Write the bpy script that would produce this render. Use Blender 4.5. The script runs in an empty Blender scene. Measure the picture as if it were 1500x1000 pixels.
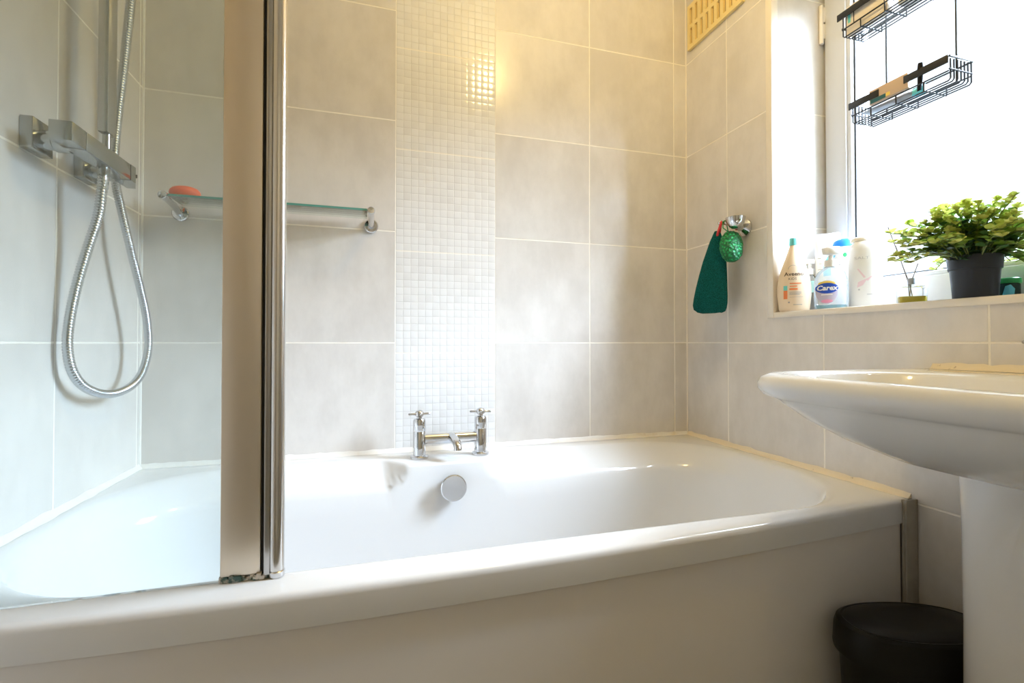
import bpy, bmesh, math, random
from mathutils import Vector, Matrix
random.seed(7)
sc = bpy.context.scene
COL = sc.collection
PI = math.pi

# ---------------------------------------------------------------- camera, sky, lamps, exposure
CAM = Vector((0.0, -1.4895, 0.8928))
cd = bpy.data.cameras.new('camera')
cam = bpy.data.objects.new('camera', cd)
COL.objects.link(cam)
cam.location = CAM
cam.rotation_euler = (PI / 2 + 0.0126, 0, -0.2864)
cd.sensor_width = 36.0
cd.lens = 695.6784 / 1500 * 36
cd.shift_y = -7.04 / 1500
cd.clip_start = 0.02
sc.camera = cam
sc.view_settings.view_transform = 'Standard'
sc.view_settings.look = 'None'
sc.view_settings.gamma = 1.0
sc.view_settings.use_curve_mapping = False
sc.view_settings.exposure = 0.03
sc.cycles.max_bounces = 14
sc.cycles.diffuse_bounces = 7
sc.cycles.glossy_bounces = 6
sc.cycles.transmission_bounces = 8
sc.cycles.transparent_max_bounces = 24
sc.cycles.caustics_reflective = False
sc.cycles.caustics_refractive = False
sc.cycles.sample_clamp_indirect = 6.0
sc.cycles.use_denoising = True

SUN_CLOUD = 100.0
wd = bpy.data.worlds.new('overcast_sky')
sc.world = wd
wd.use_nodes = True
wn = wd.node_tree
wn.nodes.clear()
w_out = wn.nodes.new('ShaderNodeOutputWorld')
w_bg = wn.nodes.new('ShaderNodeBackground')
w_tc = wn.nodes.new('ShaderNodeTexCoord')
w_sep = wn.nodes.new('ShaderNodeSeparateXYZ')
wn.links.new(w_tc.outputs['Generated'], w_sep.inputs[0])
def w_range(sock, lo, hi):
    m_ = wn.nodes.new('ShaderNodeMapRange'); m_.interpolation_type = 'SMOOTHSTEP'
    m_.inputs['From Min'].default_value = lo; m_.inputs['From Max'].default_value = hi
    wn.links.new(sock, m_.inputs['Value']); return m_.outputs[0]
def w_mix(fac, a, b, blend='MIX'):
    m_ = wn.nodes.new('ShaderNodeMix'); m_.data_type = 'RGBA'; m_.blend_type = blend; m_.clamp_result = False; m_.clamp_factor = False
    for sk, v in ((m_.inputs[0], fac), (m_.inputs[6], a), (m_.inputs[7], b)):
        if isinstance(v, bpy.types.NodeSocket): wn.links.new(v, sk)
        else: sk.default_value = v if isinstance(v, float) else (*v, 1)
    return m_.outputs[2]
# garden and hedge -> pale haze over the houses opposite -> high cloud
w_low = w_mix(w_range(w_sep.outputs['Z'], -0.05, 0.30), (0.76, 0.95, 0.83), (0.92, 1.02, 1.01))
w_sky = w_mix(w_range(w_sep.outputs['Z'], 0.42, 0.75), w_low, (4.0, 4.4, 5.0))
# the bright cloud in front of the sun
w_dot = wn.nodes.new('ShaderNodeVectorMath'); w_dot.operation = 'DOT_PRODUCT'
wn.links.new(w_tc.outputs['Generated'], w_dot.inputs[0]); w_dot.inputs[1].default_value = Vector((0.76, -0.43, 0.48)).normalized()
w_g = wn.nodes.new('ShaderNodeMath'); w_g.operation = 'MULTIPLY'
wn.links.new(w_range(w_dot.outputs['Value'], 0.66, 0.94), w_g.inputs[0])
wn.links.new(w_range(w_sep.outputs['Z'], 0.13, 0.36), w_g.inputs[1])
w_col = w_mix(w_g.outputs[0], w_sky, (SUN_CLOUD * 0.84, SUN_CLOUD * 0.96, SUN_CLOUD * 1.18))
wn.links.new(w_col, w_bg.inputs['Color'])
w_bg.inputs['Strength'].default_value = 1.0
wn.links.new(w_bg.outputs[0], w_out.inputs[0])

CEIL = 2.36
XL, XR, YF = -0.5904, 1.1086, -2.25
WIN_Y0, WIN_Y1, WIN_Z0, WIN_Z1, XF = -0.392, -0.985, 0.98, 2.02, 1.296
pd = bpy.data.lights.new('window_daylight', 'AREA')           # portal for the sky's own light
pd.shape = 'RECTANGLE'; pd.size = WIN_Z1 - WIN_Z0; pd.size_y = abs(WIN_Y1 - WIN_Y0)
pd.cycles.is_portal = True
po = bpy.data.objects.new('window_daylight', pd); COL.objects.link(po)
po.location = (XF + 0.09, (WIN_Y0 + WIN_Y1) / 2, (WIN_Z0 + WIN_Z1) / 2)
po.rotation_euler = (0, PI / 2, 0)

LAMPS = [(0.55, -0.81)]
LAMP_Z = CEIL - 0.155
for (lx, ly), pw in zip(LAMPS, (14.8,)):
    ld = bpy.data.lights.new('ceiling_bulb', 'POINT')
    ld.energy = pw; ld.color = (1.0, 0.73, 0.29); ld.shadow_soft_size = 0.045
    lo = bpy.data.objects.new('ceiling_bulb', ld); COL.objects.link(lo)
    lo.location = (lx, ly, LAMP_Z)

# ---------------------------------------------------------------- materials
def mat(name, color, rough=0.5, metal=0.0, spec=0.5, coat=0.0, trans=0.0, ior=1.45, alpha=None):
    m = bpy.data.materials.new(name); m.use_nodes = True
    b = m.node_tree.nodes['Principled BSDF']
    b.inputs['Base Color'].default_value = (*color, 1)
    b.inputs['Roughness'].default_value = rough
    b.inputs['Metallic'].default_value = metal
    b.inputs['Specular IOR Level'].default_value = spec
    b.inputs['Coat Weight'].default_value = coat
    b.inputs['Coat Roughness'].default_value = 0.05
    b.inputs['Transmission Weight'].default_value = trans
    b.inputs['IOR'].default_value = ior
    return m

class NT:
    def __init__(s, m): s.t = m.node_tree; s.b = s.t.nodes.get('Principled BSDF')
    def n(s, ty, **kw):
        x = s.t.nodes.new(ty)
        for k, v in kw.items(): setattr(x, k, v)
        return x
    def l(s, a, b): s.t.links.new(a, b)
    def put(s, sock, v):
        if hasattr(v, 'links') or isinstance(v, bpy.types.NodeSocket): s.l(v, sock)
        else: sock.default_value = v
    def math(s, op, a, b=0.0, c=0.0):
        x = s.n('ShaderNodeMath', operation=op)
        for i, v in enumerate((a, b, c)): s.put(x.inputs[i], v)
        return x.outputs[0]
    def mix(s, f, a, b):
        x = s.n('ShaderNodeMix', data_type='RGBA')
        s.put(x.inputs[0], f)
        s.put(x.inputs[6], a if not isinstance(a, tuple) else (*a, 1))
        s.put(x.inputs[7], b if not isinstance(b, tuple) else (*b, 1))
        return x.outputs[2]
    def obj(s):
        return s.n('ShaderNodeTexCoord').outputs['Object']
    def noise(s, vec, scale, detail=3, rough=0.5, stretch=None):
        if stretch:
            mp = s.n('ShaderNodeMapping'); mp.inputs['Scale'].default_value = stretch
            s.l(vec, mp.inputs[0]); vec = mp.outputs[0]
        x = s.n('ShaderNodeTexNoise'); x.inputs['Scale'].default_value = scale
        x.inputs['Detail'].default_value = detail; x.inputs['Roughness'].default_value = rough
        s.l(vec, x.inputs['Vector']); return x.outputs['Fac']
    def ramp(s, v, lo, hi):
        x = s.n('ShaderNodeMapRange'); x.interpolation_type = 'SMOOTHSTEP'
        s.put(x.inputs['Value'], v); x.inputs['From Min'].default_value = lo; x.inputs['From Max'].default_value = hi
        return x.outputs[0]
    def line(s, coord, origin, pitch, half):       # 1 on the grout line, 0 on the tile
        a = s.math('DIVIDE', s.math('SUBTRACT', coord, origin), pitch)
        f = s.math('FRACT', s.math('ADD', a, 0.5))
        d = s.math('MULTIPLY', s.math('ABSOLUTE', s.math('SUBTRACT', f, 0.5)), pitch)
        return s.math('SUBTRACT', 1.0, s.ramp(d, half * 0.6, half * 1.3)), s.math('FLOOR', a)
    def bump(s, h, dist, strength=1.0):
        x = s.n('ShaderNodeBump'); x.inputs['Distance'].default_value = dist; x.inputs['Strength'].default_value = strength
        s.put(x.inputs['Height'], h); s.l(x.outputs[0], s.b.inputs['Normal'])

ZROW = CAM.z
def tile_mat(name, axis, u0, pu, z0=ZROW, pz=0.3405, half=0.0021):
    m = mat(name, (0.6, 0.57, 0.53), 0.24, spec=0.5)
    t = NT(m); o = t.obj(); sp = t.n('ShaderNodeSeparateXYZ'); t.l(o, sp.inputs[0])
    l1, i1 = t.line(sp.outputs[axis], u0, pu, half)
    l2, i2 = t.line(sp.outputs['Z'], z0, pz, half)
    g = t.math('MAXIMUM', l1, l2)
    idv = t.n('ShaderNodeCombineXYZ'); t.l(i1, idv.inputs[0]); t.l(i2, idv.inputs[1])
    wn_ = t.n('ShaderNodeTexWhiteNoise', noise_dimensions='3D'); t.l(idv.outputs[0], wn_.inputs['Vector'])
    off = t.n('ShaderNodeVectorMath', operation='MULTIPLY_ADD'); t.l(wn_.outputs['Color'], off.inputs[0])
    off.inputs[1].default_value = (7, 7, 7); t.l(o, off.inputs[2])
    c1 = t.noise(off.outputs[0], 3.2, 6, 0.62)
    c2 = t.noise(off.outputs[0], 9.0, 5, 0.65, (1.6, 1.6, 0.7))
    c = t.math('ADD', t.math('MULTIPLY', c1, 0.6), t.math('MULTIPLY', c2, 0.4))
    col = t.mix(t.ramp(c, 0.33, 0.68), (0.615, 0.58, 0.54), (0.735, 0.70, 0.66))
    gs = t.noise(o, 14, 3)
    gcol = t.mix(t.ramp(gs, 0.4, 0.7), (0.90, 0.865, 0.80), (0.86, 0.81, 0.72))
    t.l(t.mix(g, col, gcol), t.b.inputs['Base Color'])
    t.l(t.math('ADD', t.math('MULTIPLY', g, 0.4), t.math('ADD', 0.17, t.math('MULTIPLY', c1, 0.12))), t.b.inputs['Roughness'])
    fine = t.noise(o, 18, 4, 0.6)
    t.bump(t.math('ADD', t.math('MULTIPLY', g, -1.0), t.math('MULTIPLY', fine, 0.25)), 0.0012, 0.6)
    return m

def mosaic_mat():
    m = mat('mosaic_tile', (0.8, 0.8, 0.8), 0.15)
    t = NT(m); o = t.obj(); sp = t.n('ShaderNodeSeparateXYZ'); t.l(o, sp.inputs[0])
    p = 0.3124 / 14; pz = 0.3135 / 14
    l1, i1 = t.line(sp.outputs['X'], 0.0686, p, 0.0011)
    l2, i2 = t.line(sp.outputs['Z'], 0.861, pz, 0.0011)
    s1, _ = t.line(sp.outputs['Z'], 0.861, 0.3135, 0.0024)
    g = t.math('MAXIMUM', l1, l2)
    idv = t.n('ShaderNodeCombineXYZ'); t.l(i1, idv.inputs[0]); t.l(i2, idv.inputs[1])
    w = t.n('ShaderNodeTexWhiteNoise', noise_dimensions='3D'); t.l(idv.outputs[0], w.inputs['Vector'])
    col = t.mix(t.math('POWER', w.outputs['Value'], 2.0), (0.775, 0.765, 0.75), (0.725, 0.71, 0.69))
    stain = t.ramp(t.noise(o, 9, 4, 0.7), 0.62, 0.78)
    col = t.mix(t.math('MULTIPLY', stain, 0.25), col, (0.66, 0.55, 0.42))
    gcol = t.mix(t.noise(o, 30, 2), (0.53, 0.52, 0.51), (0.80, 0.78, 0.74))
    col = t.mix(g, col, gcol)
    col = t.mix(s1, col, (0.84, 0.80, 0.73))
    t.l(col, t.b.inputs['Base Color'])
    t.l(t.math('ADD', 0.12, t.math('MULTIPLY', t.math('MAXIMUM', g, s1), 0.45)), t.b.inputs['Roughness'])
    # pillowed little tiles with a slight individual tilt
    def pil(coord, org, pitch):
        f = t.math('FRACT', t.math('DIVIDE', t.math('SUBTRACT', coord, org), pitch))
        d = t.math('SUBTRACT', f, 0.5); return t.math('MULTIPLY', t.math('MULTIPLY', d, d), -1.6)
    h = t.math('ADD', pil(sp.outputs['X'], 0.0686, p), pil(sp.outputs['Z'], 0.861, pz))
    t.bump(t.math('ADD', h, t.math('MULTIPLY', g, -0.4)), 0.0014, 0.45)
    return m

M = {}
M['tile_left_panel'] = tile_mat('wall_tile_left_panel', 'X', 0.0686, 0.338)
M['tile_right_panel'] = tile_mat('wall_tile_right_panel', 'X', 0.381, 0.337)
M['tile_side'] = tile_mat('wall_tile_side', 'Y', -0.2085, 0.3402)
M['tile_shower'] = tile_mat('wall_tile_shower', 'Y', -0.355, 0.338)
M['tile_reveal'] = tile_mat('wall_tile_reveal', 'Y', 3.0, 9.0)
M['mosaic'] = mosaic_mat()
M['ceiling'] = mat('ceiling_paint', (0.85, 0.84, 0.82), 0.8)
M['paint'] = mat('wall_paint', (0.56, 0.57, 0.58), 0.6)
M['floor'] = mat('floor_vinyl', (0.43, 0.45, 0.47), 0.4)
M['acrylic'] = mat('bath_acrylic', (0.73, 0.73, 0.73), 0.10, spec=0.5)
M['panel'] = mat('bath_panel_plastic', (0.74, 0.71, 0.68), 0.13, spec=0.5)
M['ceramic'] = mat('white_ceramic', (0.78, 0.78, 0.78), 0.07, spec=0.5)
M['chrome'] = mat('chrome', (0.68, 0.69, 0.71), 0.09, 1.0)
M['brushed'] = mat('worn_chrome', (0.50, 0.49, 0.48), 0.2, 1.0)
M['hose_metal'] = mat('ribbed_hose_metal', (0.55, 0.57, 0.60), 0.22, 1.0)
M['satin'] = mat('satin_bronze_profile', (0.76, 0.67, 0.55), 0.42, 1.0)
M['tube_chrome'] = mat('upright_chrome', (0.72, 0.71, 0.70), 0.17, 1.0)
M['dimmed_chrome'] = mat('dark_reflection_chrome', (0.40, 0.41, 0.41), 0.16, 1.0)  # base colour darkened to imitate the dark surroundings this chrome reflects
M['black_plastic'] = mat('black_plastic', (0.006, 0.006, 0.007), 0.42, spec=0.3)
M['black_wire'] = mat('black_coated_wire', (0.012, 0.013, 0.016), 0.5)
M['rubber'] = mat('dark_rubber', (0.03, 0.03, 0.032), 0.6)
M['upvc'] = mat('white_upvc', (0.60, 0.61, 0.63), 0.25)
M['edge_trim'] = mat('cream_edge_trim', (0.80, 0.745, 0.66), 0.35)
M['vent'] = mat('yellowed_vent_plastic', (0.80, 0.64, 0.29), 0.45)
M['vent_dark'] = mat('vent_cavity', (0.42, 0.29, 0.12), 0.8)
M['white_plastic'] = mat('white_plastic', (0.82, 0.82, 0.82), 0.3)
M['beige_plastic'] = mat('beige_plastic', (0.78, 0.63, 0.45), 0.35)
M['teal'] = mat('teal_plastic', (0.16, 0.60, 0.58), 0.35)
M['blue'] = mat('blue_plastic', (0.03, 0.25, 0.80), 0.3)
M['light_blue'] = mat('light_blue_plastic', (0.13, 0.60, 0.82), 0.3)
M['navy_ink'] = mat('blue_ink', (0.015, 0.07, 0.42), 0.4)
M['white_ink'] = mat('white_ink', (0.88, 0.88, 0.88), 0.5)
M['brown_ink'] = mat('brown_ink', (0.10, 0.06, 0.035), 0.5)
M['orange_ink'] = mat('orange_ink', (0.80, 0.24, 0.08), 0.5)
M['grey_ink'] = mat('grey_ink', (0.32, 0.30, 0.30), 0.5)
M['pale_ink'] = mat('pale_grey_ink', (0.55, 0.55, 0.58), 0.5)
M['pink_ink'] = mat('pink_ink', (0.78, 0.33, 0.50), 0.5)
M['rose_ink'] = mat('rose_ink', (0.80, 0.62, 0.68), 0.5)
M['violet_ink'] = mat('violet_grey_ink', (0.52, 0.48, 0.60), 0.5)
M['yellow_ink'] = mat('yellow_ink', (0.82, 0.60, 0.12), 0.5)
M['aqua_ink'] = mat('aqua_ink', (0.45, 0.75, 0.78), 0.5)
M['soap'] = mat('orange_soap', (0.88, 0.16, 0.06), 0.35)
M['red'] = mat('red_cord', (0.70, 0.05, 0.05), 0.6)
M['pot'] = mat('charcoal_pot', (0.022, 0.026, 0.036), 0.55)
M['stem'] = mat('plant_stem', (0.16, 0.20, 0.06), 0.6)
M['card'] = mat('brown_cardboard', (0.55, 0.40, 0.28), 0.6)
M['cream_card'] = mat('cream_cardboard', (0.76, 0.68, 0.56), 0.6)
M['grey_tube'] = mat('silver_grey_tube', (0.42, 0.45, 0.52), 0.3, 0.3)
M['dark_teal'] = mat('dark_teal_print', (0.015, 0.10, 0.11), 0.4)
M['green_lid'] = mat('green_lid', (0.03, 0.35, 0.10), 0.35)
M['jar'] = mat('dark_green_jar', (0.012, 0.045, 0.045), 0.2)
M['oil'] = mat('yellow_oil', (0.80, 0.62, 0.03), 0.1)
M['reed'] = mat('dark_reed', (0.18, 0.15, 0.13), 0.7)

def clear_glass(name, tint, haze=0.0, rough=0.03, haze_col=(0.85, 0.88, 0.88), ior=1.45):
    m = bpy.data.materials.new(name); m.use_nodes = True; nt = m.node_tree; nt.nodes.clear()
    out = nt.nodes.new('ShaderNodeOutputMaterial'); tr = nt.nodes.new('ShaderNodeBsdfTransparent')
    gl = nt.nodes.new('ShaderNodeBsdfGlossy'); mx = nt.nodes.new('ShaderNodeMixShader'); fr = nt.nodes.new('ShaderNodeFresnel')
    tr.inputs[0].default_value = (*tint, 1); gl.inputs['Roughness'].default_value = rough
    fr.inputs[0].default_value = ior
    nt.links.new(fr.outputs[0], mx.inputs[0]); nt.links.new(tr.outputs[0], mx.inputs[1]); nt.links.new(gl.outputs[0], mx.inputs[2])
    res = mx.outputs[0]
    if haze:
        df = nt.nodes.new('ShaderNodeBsdfDiffuse'); df.inputs[0].default_value = (*haze_col, 1)
        tl = nt.nodes.new('ShaderNodeBsdfTranslucent'); tl.inputs[0].default_value = (*haze_col, 1)
        ad = nt.nodes.new('ShaderNodeMixShader'); ad.inputs[0].default_value = 0.5
        nt.links.new(df.outputs[0], ad.inputs[1]); nt.links.new(tl.outputs[0], ad.inputs[2])
        m2 = nt.nodes.new('ShaderNodeMixShader'); m2.inputs[0].default_value = haze
        nt.links.new(res, m2.inputs[1]); nt.links.new(ad.outputs[0], m2.inputs[2]); res = m2.outputs[0]
    nt.links.new(res, out.inputs[0])
    return m
M['screen_glass'] = clear_glass('shower_glass', (0.905, 0.955, 0.96), 0.08, 0.03, (0.80, 0.90, 0.91))
M['shelf_glass'] = clear_glass('shelf_glass', (0.945, 0.98, 0.965), 0.0, ior=1.22)
M['green_edge'] = mat('glass_edge_green', (0.10, 0.30, 0.25), 0.15, trans=0.0)
M['clear_plastic'] = clear_glass('clear_plastic', (0.97, 0.99, 0.995), 0.25, 0.08, (0.93, 0.97, 0.99))
M['pale_liquid'] = clear_glass('pale_blue_liquid', (0.55, 0.86, 0.92), 0.3, 0.08, (0.5, 0.85, 0.9))
M['diffuser_glass'] = clear_glass('diffuser_glass', (0.92, 0.92, 0.91), 0.06)

def frosted():                                  # obscured glass: fine vertical reeding, mostly see-through to the white sky
    m = bpy.data.materials.new('obscured_glass'); m.use_nodes = True; t = NT(m); nt = m.node_tree
    for n in list(nt.nodes): nt.nodes.remove(n)
    out = nt.nodes.new('ShaderNodeOutputMaterial')
    o = t.obj()
    f = t.noise(o, 30, 4, 0.7, (1, 1.0, 0.06)); f2 = t.noise(o, 4, 3, 0.6, (1, 1, 0.3))
    v = t.math('ADD', t.math('MULTIPLY', f, 0.6), t.math('MULTIPLY', f2, 0.4))
    col = t.mix(t.ramp(v, 0.3, 0.7), (0.90, 0.95, 0.945), (0.995, 1.0, 1.0))
    tr = nt.nodes.new('ShaderNodeBsdfTransparent'); nt.links.new(col, tr.inputs[0])
    tl = nt.nodes.new('ShaderNodeBsdfTranslucent'); tl.inputs[0].default_value = (0.93, 0.95, 0.95, 1)
    mx = nt.nodes.new('ShaderNodeMixShader'); mx.inputs[0].default_value = 0.04
    nt.links.new(tr.outputs[0], mx.inputs[1]); nt.links.new(tl.outputs[0], mx.inputs[2])
    nt.links.new(mx.outputs[0], out.inputs[0])
    return m
M['pane'] = frosted()

def noise_mat(name, a, b, scale, lo, hi, rough=0.5, detail=4):
    m = mat(name, a, rough); t = NT(m)
    t.l(t.mix(t.ramp(t.noise(t.obj(), scale, detail, 0.65), lo, hi), a, b), t.b.inputs['Base Color']); return m
M['silicone'] = noise_mat('aged_silicone', (0.80, 0.70, 0.54), (0.34, 0.24, 0.16), 55, 0.66, 0.76, 0.35)
M['silicone_white'] = noise_mat('white_silicone', (0.80, 0.78, 0.74), (0.66, 0.56, 0.42), 9, 0.5, 0.8, 0.35)
M['strip'] = noise_mat('grey_corner_strip', (0.40, 0.37, 0.32), (0.32, 0.29, 0.24), 12, 0.4, 0.7, 0.4)
M['grime'] = noise_mat('grimy_seal', (0.55, 0.50, 0.44), (0.04, 0.09, 0.08), 70, 0.42, 0.56, 0.4)
def knit():
    m = mat('teal_knit', (0.004, 0.095, 0.085), 0.95, spec=0.1); t = NT(m); o = t.obj()
    v = t.n('ShaderNodeTexVoronoi'); v.inputs['Scale'].default_value = 420; t.l(o, v.inputs['Vector'])
    t.l(t.mix(t.ramp(v.outputs['Distance'], 0.1, 0.7), (0.012, 0.155, 0.135), (0.002, 0.06, 0.055)), t.b.inputs['Base Color'])
    t.bump(v.outputs['Distance'], 0.002, 0.8); return m
M['knit'] = knit()
def netting():
    m = mat('green_netting', (0.01, 0.2, 0.06), 0.5); t = NT(m); o = t.obj()
    v = t.n('ShaderNodeTexVoronoi'); v.inputs['Scale'].default_value = 130; t.l(o, v.inputs['Vector'])
    c = t.mix(t.ramp(v.outputs['Distance'], 0.15, 0.6), (0.02, 0.46, 0.14), (0.004, 0.13, 0.045))
    r = t.ramp(t.noise(o, 40, 2), 0.66, 0.72)
    t.l(t.mix(r, c, (0.25, 0.05, 0.03)), t.b.inputs['Base Color'])
    t.bump(v.outputs['Distance'], 0.004, 1.0); return m
M['netting'] = netting()
def leaf():
    m = mat('variegated_leaf', (0.1, 0.2, 0.03), 0.4); t = NT(m)
    a = t.n('ShaderNodeAttribute'); a.attribute_name = 'tint'
    t.l(a.outputs['Color'], t.b.inputs['Base Color'])
    t.b.inputs['Subsurface Weight'].default_value = 0.0
    nt = m.node_tree; out = nt.nodes['Material Output']
    tl = nt.nodes.new('ShaderNodeBsdfTranslucent'); t.l(a.outputs['Color'], tl.inputs[0])
    mx = nt.nodes.new('ShaderNodeMixShader'); mx.inputs[0].default_value = 0.22
    t.l(t.b.outputs[0], mx.inputs[1]); t.l(tl.outputs[0], mx.inputs[2]); t.l(mx.outputs[0], out.inputs[0])
    return m
M['leaf'] = leaf()

# ---------------------------------------------------------------- mesh helpers
class MB:
    def __init__(s): s.v = []; s.f = []; s.m = []
    def add(s, vs, fs, mi=0):
        k = len(s.v); s.v += [tuple(p) for p in vs]
        for q in fs: s.f.append(tuple(i + k for i in q)); s.m.append(mi)
        return s
    def box(s, lo, hi, bev=0.0, mi=0, seg=2):
        bm = bmesh.new(); bmesh.ops.create_cube(bm, size=1)
        c = [(a + b) / 2 for a, b in zip(lo, hi)]; d = [abs(b - a) for a, b in zip(lo, hi)]
        for v in bm.verts: v.co = Vector((c[0] + v.co.x * d[0], c[1] + v.co.y * d[1], c[2] + v.co.z * d[2]))
        if bev: bmesh.ops.bevel(bm, geom=list(bm.edges), offset=min(bev, min(d) * .49), segments=seg, profile=0.5, affect='EDGES')
        bm.normal_update(); bm.verts.index_update()
        s.add([v.co[:] for v in bm.verts], [[v.index for v in f.verts] for f in bm.faces], mi); bm.free(); return s
    def rings(s, rs, cap0=True, cap1=True, mi=0, closed=True):
        k = len(s.v); n = len(rs[0])
        for r in rs: s.v += [tuple(p) for p in r]
        for i in range(len(rs) - 1):
            for j in range(n if closed else n - 1):
                a = k + i * n + j; b = k + i * n + (j + 1) % n
                s.f.append((a, b, b + n, a + n)); s.m.append(mi)
        if cap0: s.f.append(tuple(k + j for j in reversed(range(n)))); s.m.append(mi)
        if cap1: s.f.append(tuple(k + (len(rs) - 1) * n + j for j in range(n))); s.m.append(mi)
        return s
    def tube(s, pts, r, seg=12, caps=True, mi=0):
        pts = [Vector(p) for p in pts]; n = len(pts)
        rr = r if isinstance(r, (list, tuple)) else [r] * n
        t0 = (pts[1] - pts[0]).normalized()
        up = Vector((0, 0, 1)) if abs(t0.z) < .9 else Vector((1, 0, 0))
        nx = t0.cross(up).normalized(); rings = []
        for i in range(n):
            t = (pts[min(i + 1, n - 1)] - pts[max(i - 1, 0)])
            t = t.normalized() if t.length > 1e-9 else t0
            nx = (nx - t * nx.dot(t)).normalized(); ny = t.cross(nx)
            rings.append([pts[i] + (nx * math.cos(2 * PI * j / seg) + ny * math.sin(2 * PI * j / seg)) * rr[i] for j in range(seg)])
        return s.rings(rings, caps, caps, mi)
    def lathe(s, prof, c=(0, 0, 0), axis=(0, 0, 1), seg=32, mi=0, sx=1.0, sy=1.0):
        ax = Vector(axis).normalized(); q = Vector((0, 0, 1)).rotation_difference(ax); c = Vector(c)
        rs = [[c + q @ Vector((sx * r * math.cos(2 * PI * j / seg), sy * r * math.sin(2 * PI * j / seg), z)) for j in range(seg)] for r, z in prof]
        return s.rings(rs, prof[0][0] > 1e-5, prof[-1][0] > 1e-5, mi)
    def ball(s, c, r, seg=16, mi=0, sc=(1, 1, 1)):
        rs = []
        for i in range(1, 10):
            a = -PI / 2 + PI * i / 10
            rs.append([(c[0] + sc[0] * r * math.cos(a) * math.cos(2 * PI * j / seg), c[1] + sc[1] * r * math.cos(a) * math.sin(2 * PI * j / seg), c[2] + sc[2] * r * math.sin(a)) for j in range(seg)])
        return s.rings(rs, True, True, mi)
    def build(s, name, mats, parent=None, smooth=38, loc=None):
        me = bpy.data.meshes.new(name)
        org = Vector(loc) if loc is not None else None
        vs = s.v if org is None else [tuple(Vector(p) - org) for p in s.v]
        me.from_pydata(vs, [], s.f)
        for m in (mats if isinstance(mats, (list, tuple)) else [mats]): me.materials.append(m)
        for p, mi in zip(me.polygons, s.m): p.material_index = mi
        bm = bmesh.new(); bm.from_mesh(me); bmesh.ops.recalc_face_normals(bm, faces=bm.faces); bm.to_mesh(me); bm.free()
        if smooth:
            for p in me.polygons: p.use_smooth = True
            me.set_sharp_from_angle(angle=math.radians(smooth))
        me.update()
        o = bpy.data.objects.new(name, me); COL.objects.link(o)
        if org is not None: o.location = org
        if parent is not None:
            o.parent = parent
            o.matrix_parent_inverse = Matrix.Translation(parent.location).inverted() if parent.rotation_euler[2] == 0 else parent.matrix_basis.inverted()
        return o

def tag(o, label=None, cat=None, group=None, kind=None):
    if label: o['label'] = label
    if cat: o['category'] = cat
    if group: o['group'] = group
    if kind: o['kind'] = kind
    return o
def thing(name, label, cat, loc, group=None):
    o = bpy.data.objects.new(name, None); o.empty_display_size = 0.05; COL.objects.link(o); o.location = loc
    return tag(o, label, cat, group)

def catmull(P, n=8):
    P = [Vector(p) for p in P]; out = []
    for i in range(len(P) - 1):
        p0, p1, p2, p3 = P[max(i - 1, 0)], P[i], P[i + 1], P[min(i + 2, len(P) - 1)]
        for k in range(n):
            t = k / n
            out.append(0.5 * ((2 * p1) + (p2 - p0) * t + (2 * p0 - 5 * p1 + 4 * p2 - p3) * t * t + (3 * p1 - p0 - 3 * p2 + p3) * t ** 3))
    out.append(P[-1]); return out

# ---------------------------------------------------------------- the room shell
w = MB()                                                        # back wall: tile panel, mosaic strip, tile panel
T = 0.10
XS = [XL - T, 0.0686, 0.381, XR]
for i, mi in enumerate((0, 1, 2)):
    w.box((XS[i], 0, 0), (XS[i + 1], T, CEIL), 0, mi)
tag(w.build('wall_back', [M['tile_left_panel'], M['mosaic'], M['tile_right_panel']], smooth=0), kind='structure')
tag(MB().box((XL - T, YF - T, 0), (XL, 0, CEIL)).build('wall_left', M['tile_shower'], smooth=0), kind='structure')
XO = 1.46                                                       # outer face of the window wall
w = MB()
w.box((XR, WIN_Y0, 0), (XO, T, CEIL))
w.box((XR, YF - T, 0), (XO, WIN_Y1, CEIL))
w.box((XR, WIN_Y1, 0), (XO, WIN_Y0, WIN_Z0 - 0.004))
w.box((XR, WIN_Y1, WIN_Z1), (XO, WIN_Y0, CEIL))
tag(w.build('wall_right', M['tile_side'], smooth=0), kind='structure')
tag(MB().box((XL - T, YF - T, 0), (XO, YF, CEIL)).build('wall_front', M['paint'], smooth=0), kind='structure')
tag(MB().box((XL - T, YF - T, -0.1), (XO, T, 0)).build('floor', M['floor'], smooth=0), kind='structure')
tag(MB().box((XL - T, YF - T, CEIL), (XO, T, CEIL + 0.1)).build('ceiling', M['ceiling'], smooth=0), kind='structure')
d = MB().box((-0.35, YF, 0.0), (0.41, YF + 0.035, 1.98), 0.004)
d = d.build('door_1', M['white_plastic']); tag(d, kind='structure')
MB().lathe([(0.025, 0), (0.025, 0.008), (0.01, 0.012), (0.01, 0.05), (0.026, 0.06), (0.02, 0.075), (0, 0.078)], (0.33, YF + 0.035, 1.0), (0, 1, 0)).build('door_knob', M['chrome'], d)

# edge trim round the window opening, corner trims
w = MB(); tw = 0.020; tt = 0.004
w.box((XR - tt, WIN_Y0 - 0.002, WIN_Z0 - 0.016), (XR + 0.02, WIN_Y0 + tw, WIN_Z1 + tw), 0.0015)
tag(w.build('trim_1', M['edge_trim']), kind='structure')
w = MB(); w.box((XR - tt, WIN_Y1 - tw, WIN_Z0 - 0.016), (XR + 0.02, WIN_Y0 - 0.002, WIN_Z0 - 0.001), 0.0015)
tag(w.build('trim_2', M['edge_trim']), kind='structure')
tag(MB().box((XR + 0.0005, WIN_Y1, WIN_Z0 - 0.004), (XO, WIN_Y0, WIN_Z0)).build('trim_3', M['tile_reveal'], smooth=0), kind='structure')
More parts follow.
